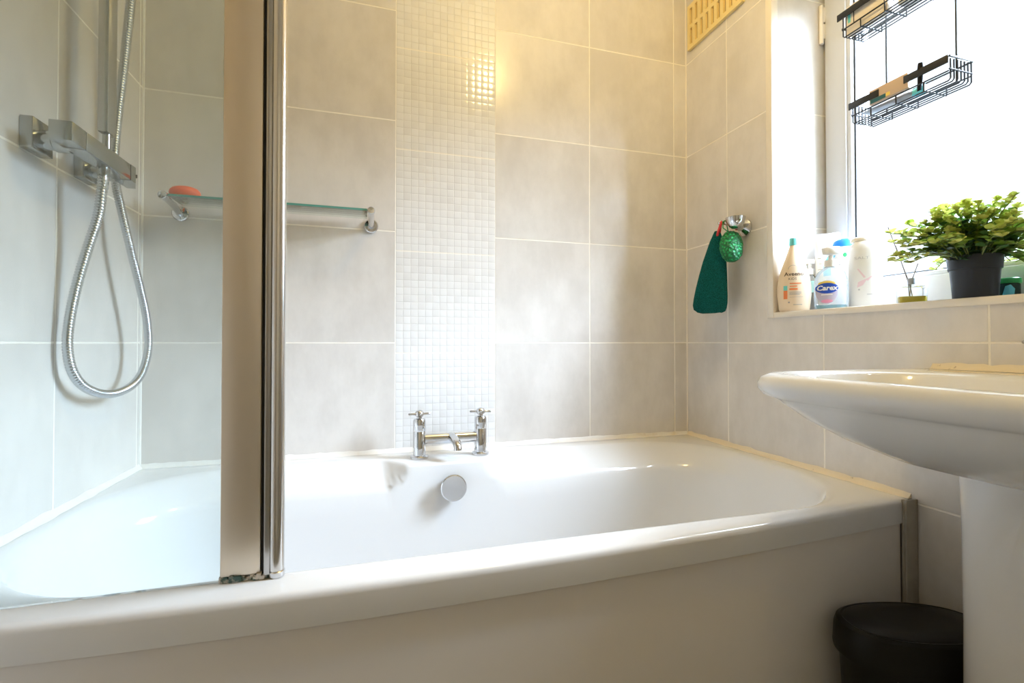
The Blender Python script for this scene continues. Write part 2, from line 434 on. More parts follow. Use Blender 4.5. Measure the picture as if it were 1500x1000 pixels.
# grout bead in the two corners
tag(MB().tube([(XR, 0, 0.56), (XR, 0, CEIL)], 0.0035, 8).build('trim_4', M['edge_trim']), kind='structure')
tag(MB().tube([(XL, 0, 0.56), (XL, 0, CEIL)], 0.0040, 8).build('trim_5', M['silicone_white']), kind='structure')

# window: frame, opening sash, gasket, obscured pane
w = MB(); fy0, fy1, fz0, fz1 = WIN_Y0, WIN_Y1, WIN_Z0, WIN_Z1
def ring_frame(mb, y0, y1, z0, z1, wd_, xa, xb, bev, mi=0):
    mb.box((xa, y0 - wd_, z0), (xb, y0, z1), bev, mi); mb.box((xa, y1, z0), (xb, y1 + wd_, z1), bev, mi)
    mb.box((xa, y1 + wd_, z0), (xb, y0 - wd_, z0 + wd_), bev, mi); mb.box((xa, y1 + wd_, z1 - wd_), (xb, y0 - wd_, z1), bev, mi)
ring_frame(w, fy0, fy1, fz0, fz1, 0.034, XF + 0.018, XO - 0.02, 0.002)
win = tag(w.build('window_1', M['upvc']), kind='structure')
w = MB()
ring_frame(w, fy0 - 0.008, fy1 + 0.008, fz0 + 0.012, fz1 - 0.008, 0.064, XF, XF + 0.055, 0.004)
ring_frame(w, fy0 - 0.070, fy1 + 0.070, fz0 + 0.074, fz1 - 0.070, 0.014, XF + 0.006, XF + 0.05, 0.004)
w.build('window_sash', M['upvc'], win)
w = MB(); ring_frame(w, fy0 - 0.0835, fy1 + 0.0835, fz0 + 0.0875, fz1 - 0.0835, 0.005, XF + 0.018, XF + 0.05, 0)
w.build('window_gasket', M['rubber'], win, 0)
MB().box((XF + 0.026, fy1 + 0.084, fz0 + 0.088), (XF + 0.030, fy0 - 0.084, fz1 - 0.084)).build('window_pane', M['pane'], win, 0)
w = MB(); w.box((XF - 0.012, fy0 - 0.012, 1.80), (XF + 0.016, fy0 - 0.001, 1.845), .002); w.box((XF - 0.012, fy0 - 0.012, 1.85), (XF + 0.016, fy0 - 0.001, 1.895), .002)
w.tube([(XF - 0.010, fy0 - 0.007, 1.785), (XF - 0.010, fy0 - 0.007, 1.90)], 0.006, 10)
w.build('window_hinge', M['edge_trim'], win)

# ceiling lamp: a bulb in an open shade ring under the ceiling
for i, (lx, ly) in enumerate(LAMPS):
    t_ = thing('ceiling_lamp', 'small bulb lamp on a round white ceiling rose in front of the bath', 'ceiling lamp', (lx, ly, CEIL))
    MB().lathe([(0.055, -0.0005), (0.055, -0.008), (0.035, -0.018), (0.020, -0.030), (0.018, -0.036), (0.018, -0.100), (0.0, -0.100)], (lx, ly, CEIL)).build('ceiling_rose', M['white_plastic'], t_)

# ---------------------------------------------------------------- bath
RIM = 0.56
def front_y(x):
    return -0.801 + (0.044 * ((x - 0.05) / 1.03) ** 2 if x > 0.05 else 0.020 * ((x - 0.05) / 0.5) ** 2)
KX = [-0.02, 0.01, 0.03, 0.045, 0.055, 0.07, 0.085, 0.096, 0.11, 0.14, 0.2, 0.26, 0.30, 0.312, 0.325, 0.34, 0.355, 0.37, 0.385, 0.40, 0.44]
NC, NS = 18, 26
def contour(x0, x1, yf, yb, r, z, front=None, back=None, rx=None):
    rx = rx or r; P = []
    a0, a1 = x0 + rx, x1 - rx
    xs = [a0 + (KX[0] - a0) * f / 6 for f in range(6)] + KX + [KX[-1] + (a1 - KX[-1]) * f / 6 for f in range(1, 7)]
    for x in xs: P.append((x, back(x) if back else yb, z))
    for k in range(1, NC):
        a = PI / 2 * (1 - k / NC); P.append((a1 + rx * math.cos(a), yb - r + r * math.sin(a), z))
    yf_r = front(x1) if front else yf; yf_l = front(x0) if front else yf
    for k in range(NS + 1):
        f = k / NS; P.append((x1, (yb - r) * (1 - f) + (yf_r + r) * f, z))
    for k in range(1, NC):
        a = -PI / 2 * k / NC; P.append((a1 + rx * math.cos(a), (yf_r + r) + r * math.sin(a), z))
    for k in range(NS + 1):
        x = a1 + (a0 - a1) * k / NS; P.append((x, front(x) if front else yf, z))
    for k in range(1, NC):
        a = -PI / 2 - PI / 2 * k / NC; P.append((a0 + rx * math.cos(a), (yf_l + r) + r * math.sin(a), z))
    for k in range(NS + 1):
        f = k / NS; P.append((x0, (yf_l + r) * (1 - f) + (yb - r) * f, z))
    for k in range(1, NC):
        a = PI - PI / 2 * k / NC; P.append((a0 + rx * math.cos(a), yb - r + r * math.sin(a), z))
    return P
def ledge(base, top, xa=0.03, xb=0.096, xc=0.312, xd=0.40):
    def f(x):
        if x <= xa or x >= xd: return base
        if x < xb: return base + (top - base) * (x - xa) / (xb - xa)
        if x <= xc: return top
        return base + (top - base) * (xd - x) / (xd - xc)
    return f
g = 0.0015
def outer(ins, z):
    return contour(XL + g + ins, XR - g - ins, 0, -g - ins, 0.006, z, front=lambda x: front_y(x) + ins)
OP = dict(x0=-0.562, x1=1.064, yf=-0.727, yb=-0.078)
def opening(dx, dyf, dyb, r, z, back=None):
    return contour(OP['x0'] + dx, OP['x1'] - dx, OP['yf'] + dyf, OP['yb'] - dyb, r, z, back=back)
R_ = [outer(0.03, 0.516), outer(0.0, 0.513), outer(0.0, 0.518), outer(0.0, 0.549), outer(0.0015, 0.5552), outer(0.005, 0.5588), outer(0.010, RIM),
      opening(-0.012, -0.010, -0.012, 0.245, RIM, ledge(-0.066, -0.150)),
      opening(-0.004, -0.004, -0.004, 0.245, RIM - 0.0012, ledge(-0.074, -0.160)),
      opening(0.003, 0.003, 0.006, 0.245, RIM - 0.006, ledge(-0.084, -0.166)),
      opening(0.012, 0.008, 0.040, 0.24, RIM - 0.026, ledge(-0.118, -0.169, 0.036, 0.082, 0.326, 0.388)),
      opening(0.018, 0.012, 0.076, 0.225, RIM - 0.049, ledge(-0.154, -0.171, 0.044, 0.056, 0.352, 0.366)),
      opening(0.021, 0.014, 0.087, 0.22, RIM - 0.058, ledge(-0.165, -0.1715, 0.048, 0.052, 0.358, 0.362)),
      opening(0.024, 0.016, 0.094, 0.215, RIM - 0.070),
      opening(0.036, 0.024, 0.099, 0.21, 0.44),
      opening(0.085, 0.045, 0.110, 0.20, 0.27),
      opening(0.125, 0.062, 0.125, 0.20, 0.19),
      opening(0.165, 0.090, 0.150, 0.19, 0.163),
      opening(0.23, 0.15, 0.19, 0.15, 0.155)]
b = MB().rings(R_, False, True)
bath = b.build('bathtub', M['acrylic'], smooth=42)
tag(bath, 'long white acrylic bath filling the space between the two side walls', 'bath')
# overflow on the inner back wall
oc = Vector((0.2145, -0.176, 0.495)); ax = Vector((0, -1, 0.10))
MB().lathe([(0.030, -0.01), (0.030, 0.014), (0.034, 0.017), (0.036, 0.021), (0.0355, 0.026), (0.033, 0.0285), (0.0, 0.030)], oc, ax, 40).build('overflow_cover', M['chrome'], bath)

# bath panel, following the bowed front
PX1 = 1.0735
p = MB(); rows = []
xs = [XL + 0.003 + (PX1 - XL - 0.003) * i / 48 for i in range(49)]
for (dy, z) in ((0.013, 0.004), (0.005, 0.004), (0.005, 0.508), (0.006, 0.5105), (0.013, 0.5105)):
    rows.append([(x, front_y(x) + dy, z) for x in xs])
p.rings(rows + [rows[0]], False, False, closed=False)
fp = p.build('front_panel', M['panel'], bath, smooth=60); fp['label'] = 'plain glossy off-white front panel'
s_ = MB().box((PX1 + 0.0005, -0.765, 0.0), (XR - 0.001, -0.7605, RIM + 0.002), 0.001)
s_.box((PX1 + 0.0005, -0.7605, 0.0), (PX1 + 0.006, -0.7545, RIM + 0.002), 0.001)
tag(s_.build('trim_6', M['strip']), kind='structure')

# silicone seals along the bath
def seal(name, a, b, n, m):
    pts = [Vector(a).lerp(Vector(b), i / 40) for i in range(41)]
    n = Vector(n); mb = MB(); rs = []
    for q in pts:
        k = 1 + random.uniform(-0.18, 0.18)
        rs.append([q, q + n * 0.011 * k, q + n * 0.006 * k + Vector((0, 0, 0.0035)), q + n * 0.0025 + Vector((0, 0, 0.008 * k)), q + Vector((0, 0, 0.012 * k))])
    mb.rings(rs, True, True); return tag(mb.build(name, m), kind='structure')
seal('trim_7', (XL + 0.002, -0.0005, RIM), (0.0686, -0.0005, RIM), (0, -1, 0), M['silicone_white'])
seal('trim_8', (0.0686, -0.0005, RIM), (XR - 0.003, -0.0005, RIM), (0, -1, 0), M['silicone_white'])
seal('trim_9', (XR - 0.0005, -0.004, RIM), (XR - 0.0005, -0.752, RIM), (-1, 0, 0), M['silicone'])
seal('trim_10', (XL + 0.0005, -0.004, RIM), (XL + 0.0005, -0.78, RIM), (1, 0, 0), M['silicone_white'])

# ---------------------------------------------------------------- bath mixer tap
def cross_handle(mb, c, r=0.032, rot=0.25):
    c = Vector(c)
    mb.lathe([(0.010, 0), (0.0125, 0.002), (0.0125, 0.012), (0.010, 0.016), (0.004, 0.0185), (0, 0.019)], c, seg=20)
    for k in range(4):
        a = rot + k * PI / 2; d = Vector((math.cos(a), math.sin(a), 0)); q = c + Vector((0, 0, 0.007))
        mb.tube([q + d * 0.008, q + d * (r - 0.002), q + d * r], [0.0036, 0.0036, 0.0025], 10)
tx0, tx1, ty = 0.132, 0.312, -0.095
tap = thing('bath_mixer_tap', 'chrome two-handled bridge mixer tap standing on the bath ledge', 'tap', ((tx0 + tx1) / 2, ty, RIM))
for x in (tx0, tx1):
    b = MB().lathe([(0.0255, 0.0), (0.0255, 0.006), (0.023, 0.0085), (0.0185, 0.0095), (0.0185, 0.076), (0.0178, 0.077), (0.0178, 0.0785), (0.0185, 0.0795), (0.0185, 0.108), (0.016, 0.113), (0.008, 0.115), (0.0075, 0.122)], (x, ty, RIM), seg=32)
    b.build('pillar', M['chrome'], tap)
    hb = MB(); cross_handle(hb, (x, ty, RIM + 0.120), rot=0.12 if x == tx0 else -0.2); hb.build('cross_handle', M['chrome'], tap)
MB().tube([(tx0 + 0.015, ty, RIM + 0.054), (tx1 - 0.015, ty, RIM + 0.054)], 0.0160, 24).build('bridge', M['chrome'], tap)
sp0 = Vector(((tx0 + tx1) / 2 + 0.002, ty, RIM + 0.058))
MB().tube([sp0, sp0 + Vector((0.004, -0.03, -0.002)), sp0 + Vector((0.006, -0.062, -0.008)), sp0 + Vector((0.0065, -0.075, -0.018)), sp0 + Vector((0.0065, -0.0765, -0.026))], [0.013, 0.0125, 0.012, 0.0115, 0.011], 20).build('spout', M['chrome'], tap)

# ---------------------------------------------------------------- shower screen on the bath rim
SY = -0.735
scr = thing('shower_screen', 'clear glass shower screen with a brown-grey and chrome upright on the bath rim', 'shower screen', (-0.16, SY, RIM))
ST = 1.98
MB().box((XL + 0.004, SY - 0.003, RIM + 0.0004), (-0.198, SY + 0.003, ST)).build('glass_panel', M['screen_glass'], scr, 0)
MB().box((-0.2005, SY - 0.009, RIM + 0.008), (-0.1500, SY + 0.009, ST), 0.002).build('flat_profile', M['satin'], scr)
pr = MB().box((-0.1500, SY - 0.004, RIM + 0.006), (-0.1445, SY + 0.006, ST)); pr.build('hinge_gap', M['rubber'], scr, 0)
pr = MB().box((-0.1455, SY - 0.0125, RIM + 0.006), (-0.1375, SY + 0.004, ST), 0.0015); pr.build('hinge_bead', M['brushed'], scr)
tc = (-0.1300, SY - 0.004)
MB().tube([(tc[0], tc[1], RIM + 0.010), (tc[0], tc[1], ST)], 0.0102, 28).build('upright_tube', M['tube_chrome'], scr)
MB().lathe([(0.0108, 0.0006), (0.0112, 0.003), (0.0112, 0.008), (0.0095, 0.0095), (0.0095, 0.011)], (tc[0], tc[1], RIM), seg=28).build('end_cap', M['chrome'], scr)
gm = MB()
for i in range(14):
    f = i / 13; gm.box((-0.2020 + f * 0.056, SY - 0.008 - random.random() * 0.004, RIM + 0.0002), (-0.2020 + f * 0.056 + 0.0065, SY + 0.006, RIM + 0.004 + random.random() * 0.006), 0.001)
gm.build('grimy_seal', M['grime'], scr)

# ---------------------------------------------------------------- shower valve, rail, hose on the left wall
BY0, BY1, BX0, BX1, BZ0, BZ1 = -0.497, -0.224, -0.530, -0.496, 1.240, 1.274
val = thing('shower_valve', 'square chrome thermostatic shower bar valve fixed to the left wall', 'shower valve', (XL, -0.36, 1.26))
def bar(y0, y1, ins=0.0):
    return MB().box((BX0 + ins, y0, BZ0 + ins), (BX1 - ins, y1, BZ1 - ins), 0.0016)
bar(-0.453, -0.290).build('body', M['dimmed_chrome'], val)
bar(BY0, -0.4545).build('temperature_knob', M['dimmed_chrome'], val)
k = MB(); A = -0.2885; B_ = BY1
sec = lambda y, xa: [(BX0, y, BZ0), (xa, y, BZ0), (xa, y, BZ1), (BX0, y, BZ1)]
k.rings([sec(A, BX1), sec(-0.268, BX1), sec(-0.244, BX1 - 0.010), sec(B_, BX1 - 0.018)]); k.build('flow_knob', M['dimmed_chrome'], val, 20)
MB().box((BX1 - 0.003, -0.262, 1.254), (BX1 - 0.0005, -0.259, 1.261)).build('marker', M['rubber'], val, 0)
for yc in (-0.433, -0.276):
    MB().box((XL + 0.0005, yc - 0.028, 1.233), (XL + 0.020, yc + 0.028, 1.290), 0.0015).build('wall_plate', M['dimmed_chrome'], val)
    MB().lathe([(0.017, 0.0), (0.017, 0.018), (0.0195, 0.02), (0.0195, 0.042)], (XL + 0.020, yc, 1.258), (1, 0, 0), 24).build('connector', M['dimmed_chrome'], val)
OY = -0.362
MB().lathe([(0.0105, 0), (0.0105, -0.010), (0.0090, -0.012), (0.0090, -0.018)], (-0.512, OY, BZ0), seg=20).build('outlet', M['dimmed_chrome'], val)
MB().lathe([(0.0075, -0.001), (0.0075, 0.038)], (-0.515, -0.344, BZ1), seg=20).build('riser_stub', M['dimmed_chrome'], val)

rail = thing('shower_rail', 'flat rectangular chrome riser rail standing above the shower valve', 'shower rail', (-0.515, -0.344, 1.312))
MB().box((-0.524, -0.361, 1.3125), (-0.506, -0.327, 2.12), 0.0015).build('column', M['brushed'], rail)
MB().box((XL + 0.0005, -0.353, 2.06), (-0.524, -0.335, 2.09), 0.002).build('wall_bracket', M['dimmed_chrome'], rail)
MB().box((-0.524, -0.344 - 0.03, 1.925), (-0.478, -0.344 + 0.034, 1.960), 0.004).build('slider', M['dimmed_chrome'], rail)
hs = thing('hand_shower', 'chrome hand shower resting in the slider of the riser rail', 'hand shower', (-0.46, -0.30, 1.94))
MB().tube([(-0.467, -0.315, 1.86), (-0.462, -0.315, 1.95), (-0.45, -0.315, 2.04)], [0.010, 0.011, 0.013], 18).build('handle', M['chrome'], hs)
MB().lathe([(0.0, 0.012), (0.03, 0.010), (0.048, 0.0), (0.045, -0.008), (0.0, -0.01)], (-0.43, -0.315, 2.06), (-0.5, 0, 0.85), 28).build('spray_head', M['chrome'], hs)

hp = [(-0.512, OY, 1.222), (-0.515, -0.363, 1.178), (-0.523, -0.357, 1.139), (-0.540, -0.355, 1.077), (-0.556, -0.357, 1.002), (-0.565, -0.360, 0.935), (-0.566, -0.363, 0.882), (-0.562, -0.353, 0.834), (-0.556, -0.319, 0.800),
      (-0.549, -0.253, 0.781), (-0.541, -0.183, 0.788), (-0.533, -0.139, 0.818), (-0.528, -0.117, 0.876), (-0.527, -0.128, 0.946), (-0.530, -0.154, 1.018), (-0.535, -0.181, 1.086), (-0.542, -0.200, 1.153), (-0.551, -0.208, 1.213), (-0.557, -0.213, 1.257),
      (-0.556, -0.222, 1.30), (-0.545, -0.232, 1.40), (-0.527, -0.248, 1.52), (-0.505, -0.272, 1.66), (-0.485, -0.300, 1.78), (-0.467, -0.315, 1.862)]
path = catmull(hp, 12)
# resample by arc length, ribbed radius
L = [0]
for a, b2 in zip(path, path[1:]): L.append(L[-1] + (b2 - a).length)
step = 0.0014; n = int(L[-1] / step); pts = []; j = 0
for i in range(n + 1):
    s0 = i * L[-1] / n
    while j < len(L) - 2 and L[j + 1] < s0: j += 1
    pts.append(path[j].lerp(path[j + 1], (s0 - L[j]) / max(L[j + 1] - L[j], 1e-9)))
rad = [(0.0080, 0.0090, 0.0090, 0.0072)[i % 4] for i in range(len(pts))]
hose = thing('shower_hose', 'ribbed silver shower hose hanging in a long loop below the valve', 'shower hose', hp[0])
MB().tube(pts, rad, 12).build('flexible_hose', M['hose_metal'], hose, 0).data.polygons.foreach_set('use_smooth', [True] * ((len(pts) - 1) * 12 + 2))
MB().lathe([(0.0085, 0.0), (0.0085, -0.022), (0.0070, -0.026)], (-0.512, OY, BZ0 - 0.0185), seg=18).build('hose_nut', M['chrome'], hose)

# ---------------------------------------------------------------- glass shelf, soap
SZ = 1.255; sx0, sx1 = -0.500, -0.004
sh = thing('glass_shelf', 'narrow glass shelf on two chrome brackets on the back wall', 'shelf', ((sx0 + sx1) / 2, 0, SZ))
def shelf_bracket(x):
    q = MB()
    q.lathe([(0.0205, 0.0005), (0.0205, 0.006), (0.018, 0.009), (0.010, 0.0105), (0.0085, 0.02)], (x, 0, SZ - 0.012), (0, -1, 0), 28)
    q.tube([(x, -0.015, SZ - 0.012), (x, -0.03, SZ - 0.008), (x, -0.05, SZ - 0.002), (x, -0.118, SZ + 0.004)], 0.0085, 18)
    q.lathe([(0.0105, 0), (0.0105, 0.016), (0.009, 0.018), (0, 0.0185)], (x, -0.106, SZ + 0.004), (0, -1, 0), 20)
    return q
for x in (sx0, sx1): shelf_bracket(x).build('bracket', M['chrome'], sh)
GX0, GX1 = sx0 + 0.0108, sx1 - 0.0108
MB().box((GX0, -0.1155, SZ + 0.004), (GX1, -0.022, SZ + 0.0095)).build('glass_plate', M['shelf_glass'], sh, 0)
MB().box((GX0, -0.1165, SZ + 0.004), (GX1, -0.1156, SZ + 0.0095)).build('polished_edge', M['green_edge'], sh, 0)
q = MB(); rs = []
for z, r in ((0.0, 0.55), (0.004, 0.8), (0.010, 0.96), (0.016, 1.0), (0.022, 0.95), (0.028, 0.8), (0.032, 0.5)):
    rs.append([(-0.468 + 0.036 * r * math.cos(t), -0.070 + 0.027 * r * math.sin(t), SZ + 0.0097 + z) for t in [2 * PI * i / 32 for i in range(32)]])
tag(q.rings(rs).build('soap_bar', M['soap'], smooth=60, loc=(-0.468, -0.070, SZ + 0.0097)), 'orange-red bar of soap on the left end of the glass shelf', 'soap')

# ---------------------------------------------------------------- holder with glove and scrubber on the right wall
hx, hy, hz = 1.056, -0.290, 1.264
ho = thing('chrome_holder', 'chrome cup-shaped holder with a side peg on the right wall', 'holder', (XR, hy - 0.02, hz))
MB().lathe([(0.026, 0.0005), (0.026, 0.006), (0.022, 0.010), (0.011, 0.018), (0.010, 0.035)], (XR, hy + 0.002, hz - 0.016), (-1, 0, 0), 28).build('wall_rose', M['chrome'], ho)
MB().lathe([(0.0, -0.026), (0.010, -0.0255), (0.018, -0.020), (0.025, -0.010), (0.0275, 0.0), (0.0285, 0.008), (0.0265, 0.009), (0.025, 0.001), (0.016, -0.014), (0.0, -0.018)], (hx, hy - 0.014, hz), seg=32).build('cup', M['chrome'], ho)
pk = MB().tube([(hx - 0.012, hy - 0.002, hz - 0.008), (hx - 0.016, hy + 0.012, hz - 0.004), (hx - 0.018, hy + 0.026, hz)], [0.008, 0.0055, 0.0055], 14)
pk.ball((hx - 0.018, hy + 0.030, hz + 0.001), 0.0085); pk.build('peg', M['chrome'], ho)
PEG = Vector((hx - 0.0175, hy + 0.021, hz - 0.001))
gv = thing('exfoliating_glove', 'dark teal knitted bath glove hanging by a red loop from the chrome peg', 'bath glove', (PEG.x, PEG.y, 1.12))
# outline sampled top to bottom: (centre offset along the wall, half width, z)
V = Vector((0.45, -0.89, 0)).normalized()                         # the glove's broad side runs this way
GC = Vector((PEG.x - 0.004, PEG.y + 0.026, -0.004))
prof = [(0.002, 0.006, 1.246), (0.002, 0.011, 1.236), (0.001, 0.018, 1.215), (0.000, 0.024, 1.190), (-0.003, 0.031, 1.155), (-0.006, 0.037, 1.115), (-0.009, 0.042, 1.075), (-0.011, 0.0455, 1.040), (-0.012, 0.0465, 1.018), (-0.012, 0.044, 1.004), (-0.010, 0.038, 0.996), (-0.008, 0.026, 0.992)]
rs = []
for i, (c0, hw, z) in enumerate(prof):
    ring = []
    for j in range(28):
        a = 2 * PI * j / 28; th = 0.010 + 0.003 * math.sin(i * 1.1)
        if i < 2: th = 0.006
        if i > 9: th *= 0.75
        u = hw * math.cos(a); dpt = th * math.sin(a) * (0.85 + 0.3 * math.sin(u * 120 + i * 0.7))
        q = GC + V * (c0 * 1.7 + u * 1.2) + Vector((V.y, -V.x, 0)) * dpt
        ring.append((q.x, q.y, z - 0.005 + 0.0015 * math.sin(j * 1.7 + i)))
    rs.append(ring)
MB().rings(rs).build('glove_fabric', M['knit'], gv, 70)
lp = [PEG + Vector((0, 0.002 * math.sin(a * 2), -0.015)) + Vector((0.010 * math.sin(a) * 0.6, 0.006 * math.sin(a), 0.021 * math.cos(a))) for a in [2 * PI * i / 24 for i in range(25)]]
lp = [q + Vector((-0.002, 0.006 + (PEG.z - q.z) * 0.35, -0.003)) for q in lp]
MB().tube(lp, 0.0042, 8, False).build('hanging_loop', M['red'], gv)
sb = thing('bath_scrubber', 'bright green oval netted bath scrubber hanging beside the teal glove', 'bath scrubber', (hx - 0.006, hy - 0.002, 1.186))
q = MB(); rs = []
for i in range(1, 20):
    a = PI * i / 20; zz = math.cos(a); r = math.sin(a) ** 0.8
    rs.append([(hx - 0.006 + 0.033 * r * math.cos(t) * (1 + 0.05 * math.sin(9 * t + i)) + 0.008 * zz, hy - 0.002 + 0.033 * r * math.sin(t) + 0.012 * zz, 1.186 + 0.049 * zz + 0.002 * math.sin(6 * t + i * 2)) for t in [2 * PI * k / 26 for k in range(26)]])
q.rings(rs).build('netting', M['netting'], sb, 80)
MB().tube([(hx - 0.004, hy + 0.011, 1.233), (hx - 0.024, hy + 0.012, 1.245), (hx - 0.0235, hy + 0.013, hz), (hx - 0.0165, hy + 0.013, hz + 0.0045), (hx - 0.010, hy + 0.014, hz), (hx - 0.004, hy + 0.013, 1.233)], 0.0016, 8).build('cord', M['green_lid'], sb)

# ---------------------------------------------------------------- vent
vt = thing('air_vent', 'yellowed cream plastic louvre vent high on the right wall', 'vent', (XR, -0.155, 1.955))
vy0, vy1, vz0, vz1 = -0.024, -0.290, 1.953, 2.115
v = MB()
cols = [vy0 - 0.020 - i * 0.0282 for i in range(9)]; rows = [(vz0 + 0.016, vz0 + 0.074), (vz0 + 0.088, vz0 + 0.146)]
x0, x1 = XR - 0.011, XR - 0.0005
v.box((x0, vy1, vz0), (x1, vy0, rows[0][0])); v.box((x0, vy1, rows[0][1]), (x1, vy0, rows[1][0])); v.box((x0, vy1, rows[1][1]), (x1, vy0, vz1))
for (za, zb) in rows:
    ys = [vy0] + [c for y in cols for c in (y + 0.0068, y - 0.0068)] + [vy1]
    for i in range(0, len(ys), 2): v.box((x0, ys[i + 1], za), (x1, ys[i], zb))
v.build('grille', M['vent'], vt, 0)
MB().box((XR - 0.003, vy1 + 0.01, vz0 + 0.012), (XR - 0.0004, vy0 - 0.01, vz1 - 0.012)).build('cavity', M['vent_dark'], vt, 0)

# ---------------------------------------------------------------- basin
BYC, BH = -1.035, 0.285
def bring(hw, v0, v1, r, z, bulge=0.0, rb=0.02):
    P = []; n = 20
    for k in range(n + 1): P.append((-hw + rb + (2 * hw - 2 * rb) * k / n, v0))
    for k in range(1, 8): a = -PI / 2 + PI / 2 * k / 8; P.append((hw - rb + rb * math.cos(a), v0 + rb + rb * math.sin(a)))
    for k in range(n + 1): P.append((hw, v0 + rb + (v1 - r - v0 - rb) * k / n))
    for k in range(1, 16): a = PI / 2 * k / 16; P.append((hw - r + r * math.cos(a), v1 - r + r * math.sin(a)))
    for k in range(n + 1): P.append((hw - r - (2 * hw - 2 * r) * k / n, v1))
    for k in range(1, 16): a = PI / 2 + PI / 2 * k / 16; P.append((-hw + r + r * math.cos(a), v1 - r + r * math.sin(a)))
    for k in range(n + 1): P.append((-hw, v1 - r - (v1 - r - v0 - rb) * k / n))
    for k in range(1, 8): a = PI + PI / 2 * k / 8; P.append((-hw + rb + rb * math.cos(a), v0 + rb + rb * math.sin(a)))
    return [(XR - (v + bulge * max(0, (v - v0) / (v1 - v0)) * (1 - (u / hw) ** 2)), BYC - u, z) for u, v in P]
bb = MB().rings([
    bring(0.075, 0.020, 0.24, 0.06, 0.690, 0.01),
    bring(0.105, 0.008, 0.275, 0.09, 0.697, 0.01),
    bring(0.158, 0.004, 0.335, 0.12, 0.713, 0.012),
    bring(0.208, 0.003, 0.385, 0.14, 0.738, 0.016),
    bring(0.243, 0.002, 0.420, 0.14, 0.766, 0.02),
    bring(0.262, 0.002, 0.440, 0.13, 0.789, 0.02),
    bring(0.266, 0.001, 0.444, 0.12, 0.796, 0.02),
    bring(0.271, 0.001, 0.449, 0.12, 0.7985, 0.02),
    bring(0.279, 0.001, 0.457, 0.115, 0.803, 0.02),
    bring(0.285, 0.001, 0.463, 0.115, 0.813, 0.02),
    bring(0.285, 0.001, 0.463, 0.115, 0.823, 0.02),
    bring(0.280, 0.001, 0.459, 0.115, 0.833, 0.02),
    bring(0.270, 0.001, 0.450, 0.115, 0.8385, 0.02),
    bring(0.255, 0.002, 0.437, 0.115, 0.8395, 0.02),
    bring(0.238, 0.145, 0.424, 0.115, 0.8375, 0.02, 0.09),
    bring(0.230, 0.152, 0.416, 0.115, 0.831, 0.02, 0.09),
    bring(0.215, 0.160, 0.400, 0.11, 0.800, 0.015, 0.09),
    bring(0.170, 0.180, 0.360, 0.085, 0.745, 0.01, 0.08),
    bring(0.090, 0.210, 0.310, 0.045, 0.722, 0.0, 0.04)], True, True)
bas = tag(bb.build('wash_basin', M['ceramic'], smooth=60), 'white ceramic wash basin with a thick rounded rim on the right wall', 'basin')
pe = MB(); rs = []
for z, r in ((0.0, 0.098), (0.03, 0.096), (0.06, 0.090), (0.20, 0.086), (0.45, 0.084), (0.60, 0.085), (0.689, 0.087)):
    rs.append([(0.945 + r * (1.35 if math.cos(a) > 0 else 1.0) * math.cos(a), BYC + r * math.sin(a), z) for a in [2 * PI * i / 44 for i in range(44)]])
tag(pe.rings(rs).build('basin_pedestal', M['ceramic'], smooth=50), 'white ceramic pedestal column standing under the wash basin', 'basin pedestal')
w = seal('trim_11', (XR - 0.0006, BYC + BH - 0.045, 0.8395), (XR - 0.0006, BYC - BH + 0.035, 0.8395), (-1, 0, 0), M['silicone'])
wp = MB().tube(catmull([(1.03, -0.930, 0.668), (1.036, -0.912, 0.640), (1.045, -0.900, 0.600), (1.07, -0.897, 0.565), (1.106, -0.90, 0.555)], 6), 0.011, 14)
tag(wp.build('waste_pipe', M['rubber']), 'dark waste pipe curving behind the basin pedestal', 'pipe')
bt = thing('basin_tap', 'chrome pillar tap with a cross handle on the back of the basin', 'tap', (1.035, -1.005, 0.8385))
MB().lathe([(0.024, 0), (0.024, 0.005), (0.0165, 0.008), (0.0165, 0.040), (0.0150, 0.046), (0.008, 0.048)], (1.035, -1.005, 0.8392), seg=26).build('pillar', M['chrome'], bt)
MB().tube([(1.030, -1.01, 0.866), (0.99, -1.03, 0.872), (0.955, -1.045, 0.866), (0.945, -1.05, 0.852)], [0.0115, 0.0105, 0.0100, 0.0095], 16).build('spout', M['chrome'], bt)
hb = MB(); cross_handle(hb, (1.035, -1.005, 0.8865), 0.034, 2.62); hb.build('cross_handle', M['chrome'], bt)

# ---------------------------------------------------------------- bin
BC = (0.944, -0.863)
def oval(a, b_, z_, n=48, rot=-0.30, c=BC):
    P = []; z = z_ * 1.04; a *= 1.10; b_ *= 1.04
    for i in range(n):
        t = 2 * PI * i / n; x = a * math.copysign(abs(math.cos(t)) ** 0.85, math.cos(t)); y = b_ * math.copysign(abs(math.sin(t)) ** 0.85, math.sin(t))
        P.append((c[0] + x * math.cos(rot) - y * math.sin(rot), c[1] + x * math.sin(rot) + y * math.cos(rot), z))
    return P
bn = thing('waste_bin', 'black oval plastic bin with a lid between the bath panel and the pedestal', 'bin', (BC[0], BC[1], 0))
MB().rings([oval(0.092, 0.052, 0.001), oval(0.096, 0.055, 0.004), oval(0.112, 0.0655, 0.318), oval(0.1135, 0.0665, 0.322)]).build('bucket', M['black_plastic'], bn)
MB().rings([oval(0.115, 0.0675, 0.316), oval(0.1205, 0.0725, 0.318), oval(0.1215, 0.0735, 0.324), oval(0.1195, 0.072, 0.358), oval(0.1165, 0.069, 0.368), oval(0.110, 0.063, 0.3725), oval(0.107, 0.060, 0.3715), oval(0.104, 0.057, 0.3735), oval(0.06, 0.033, 0.376)]).build('lid', M['black_plastic'], bn, 30)
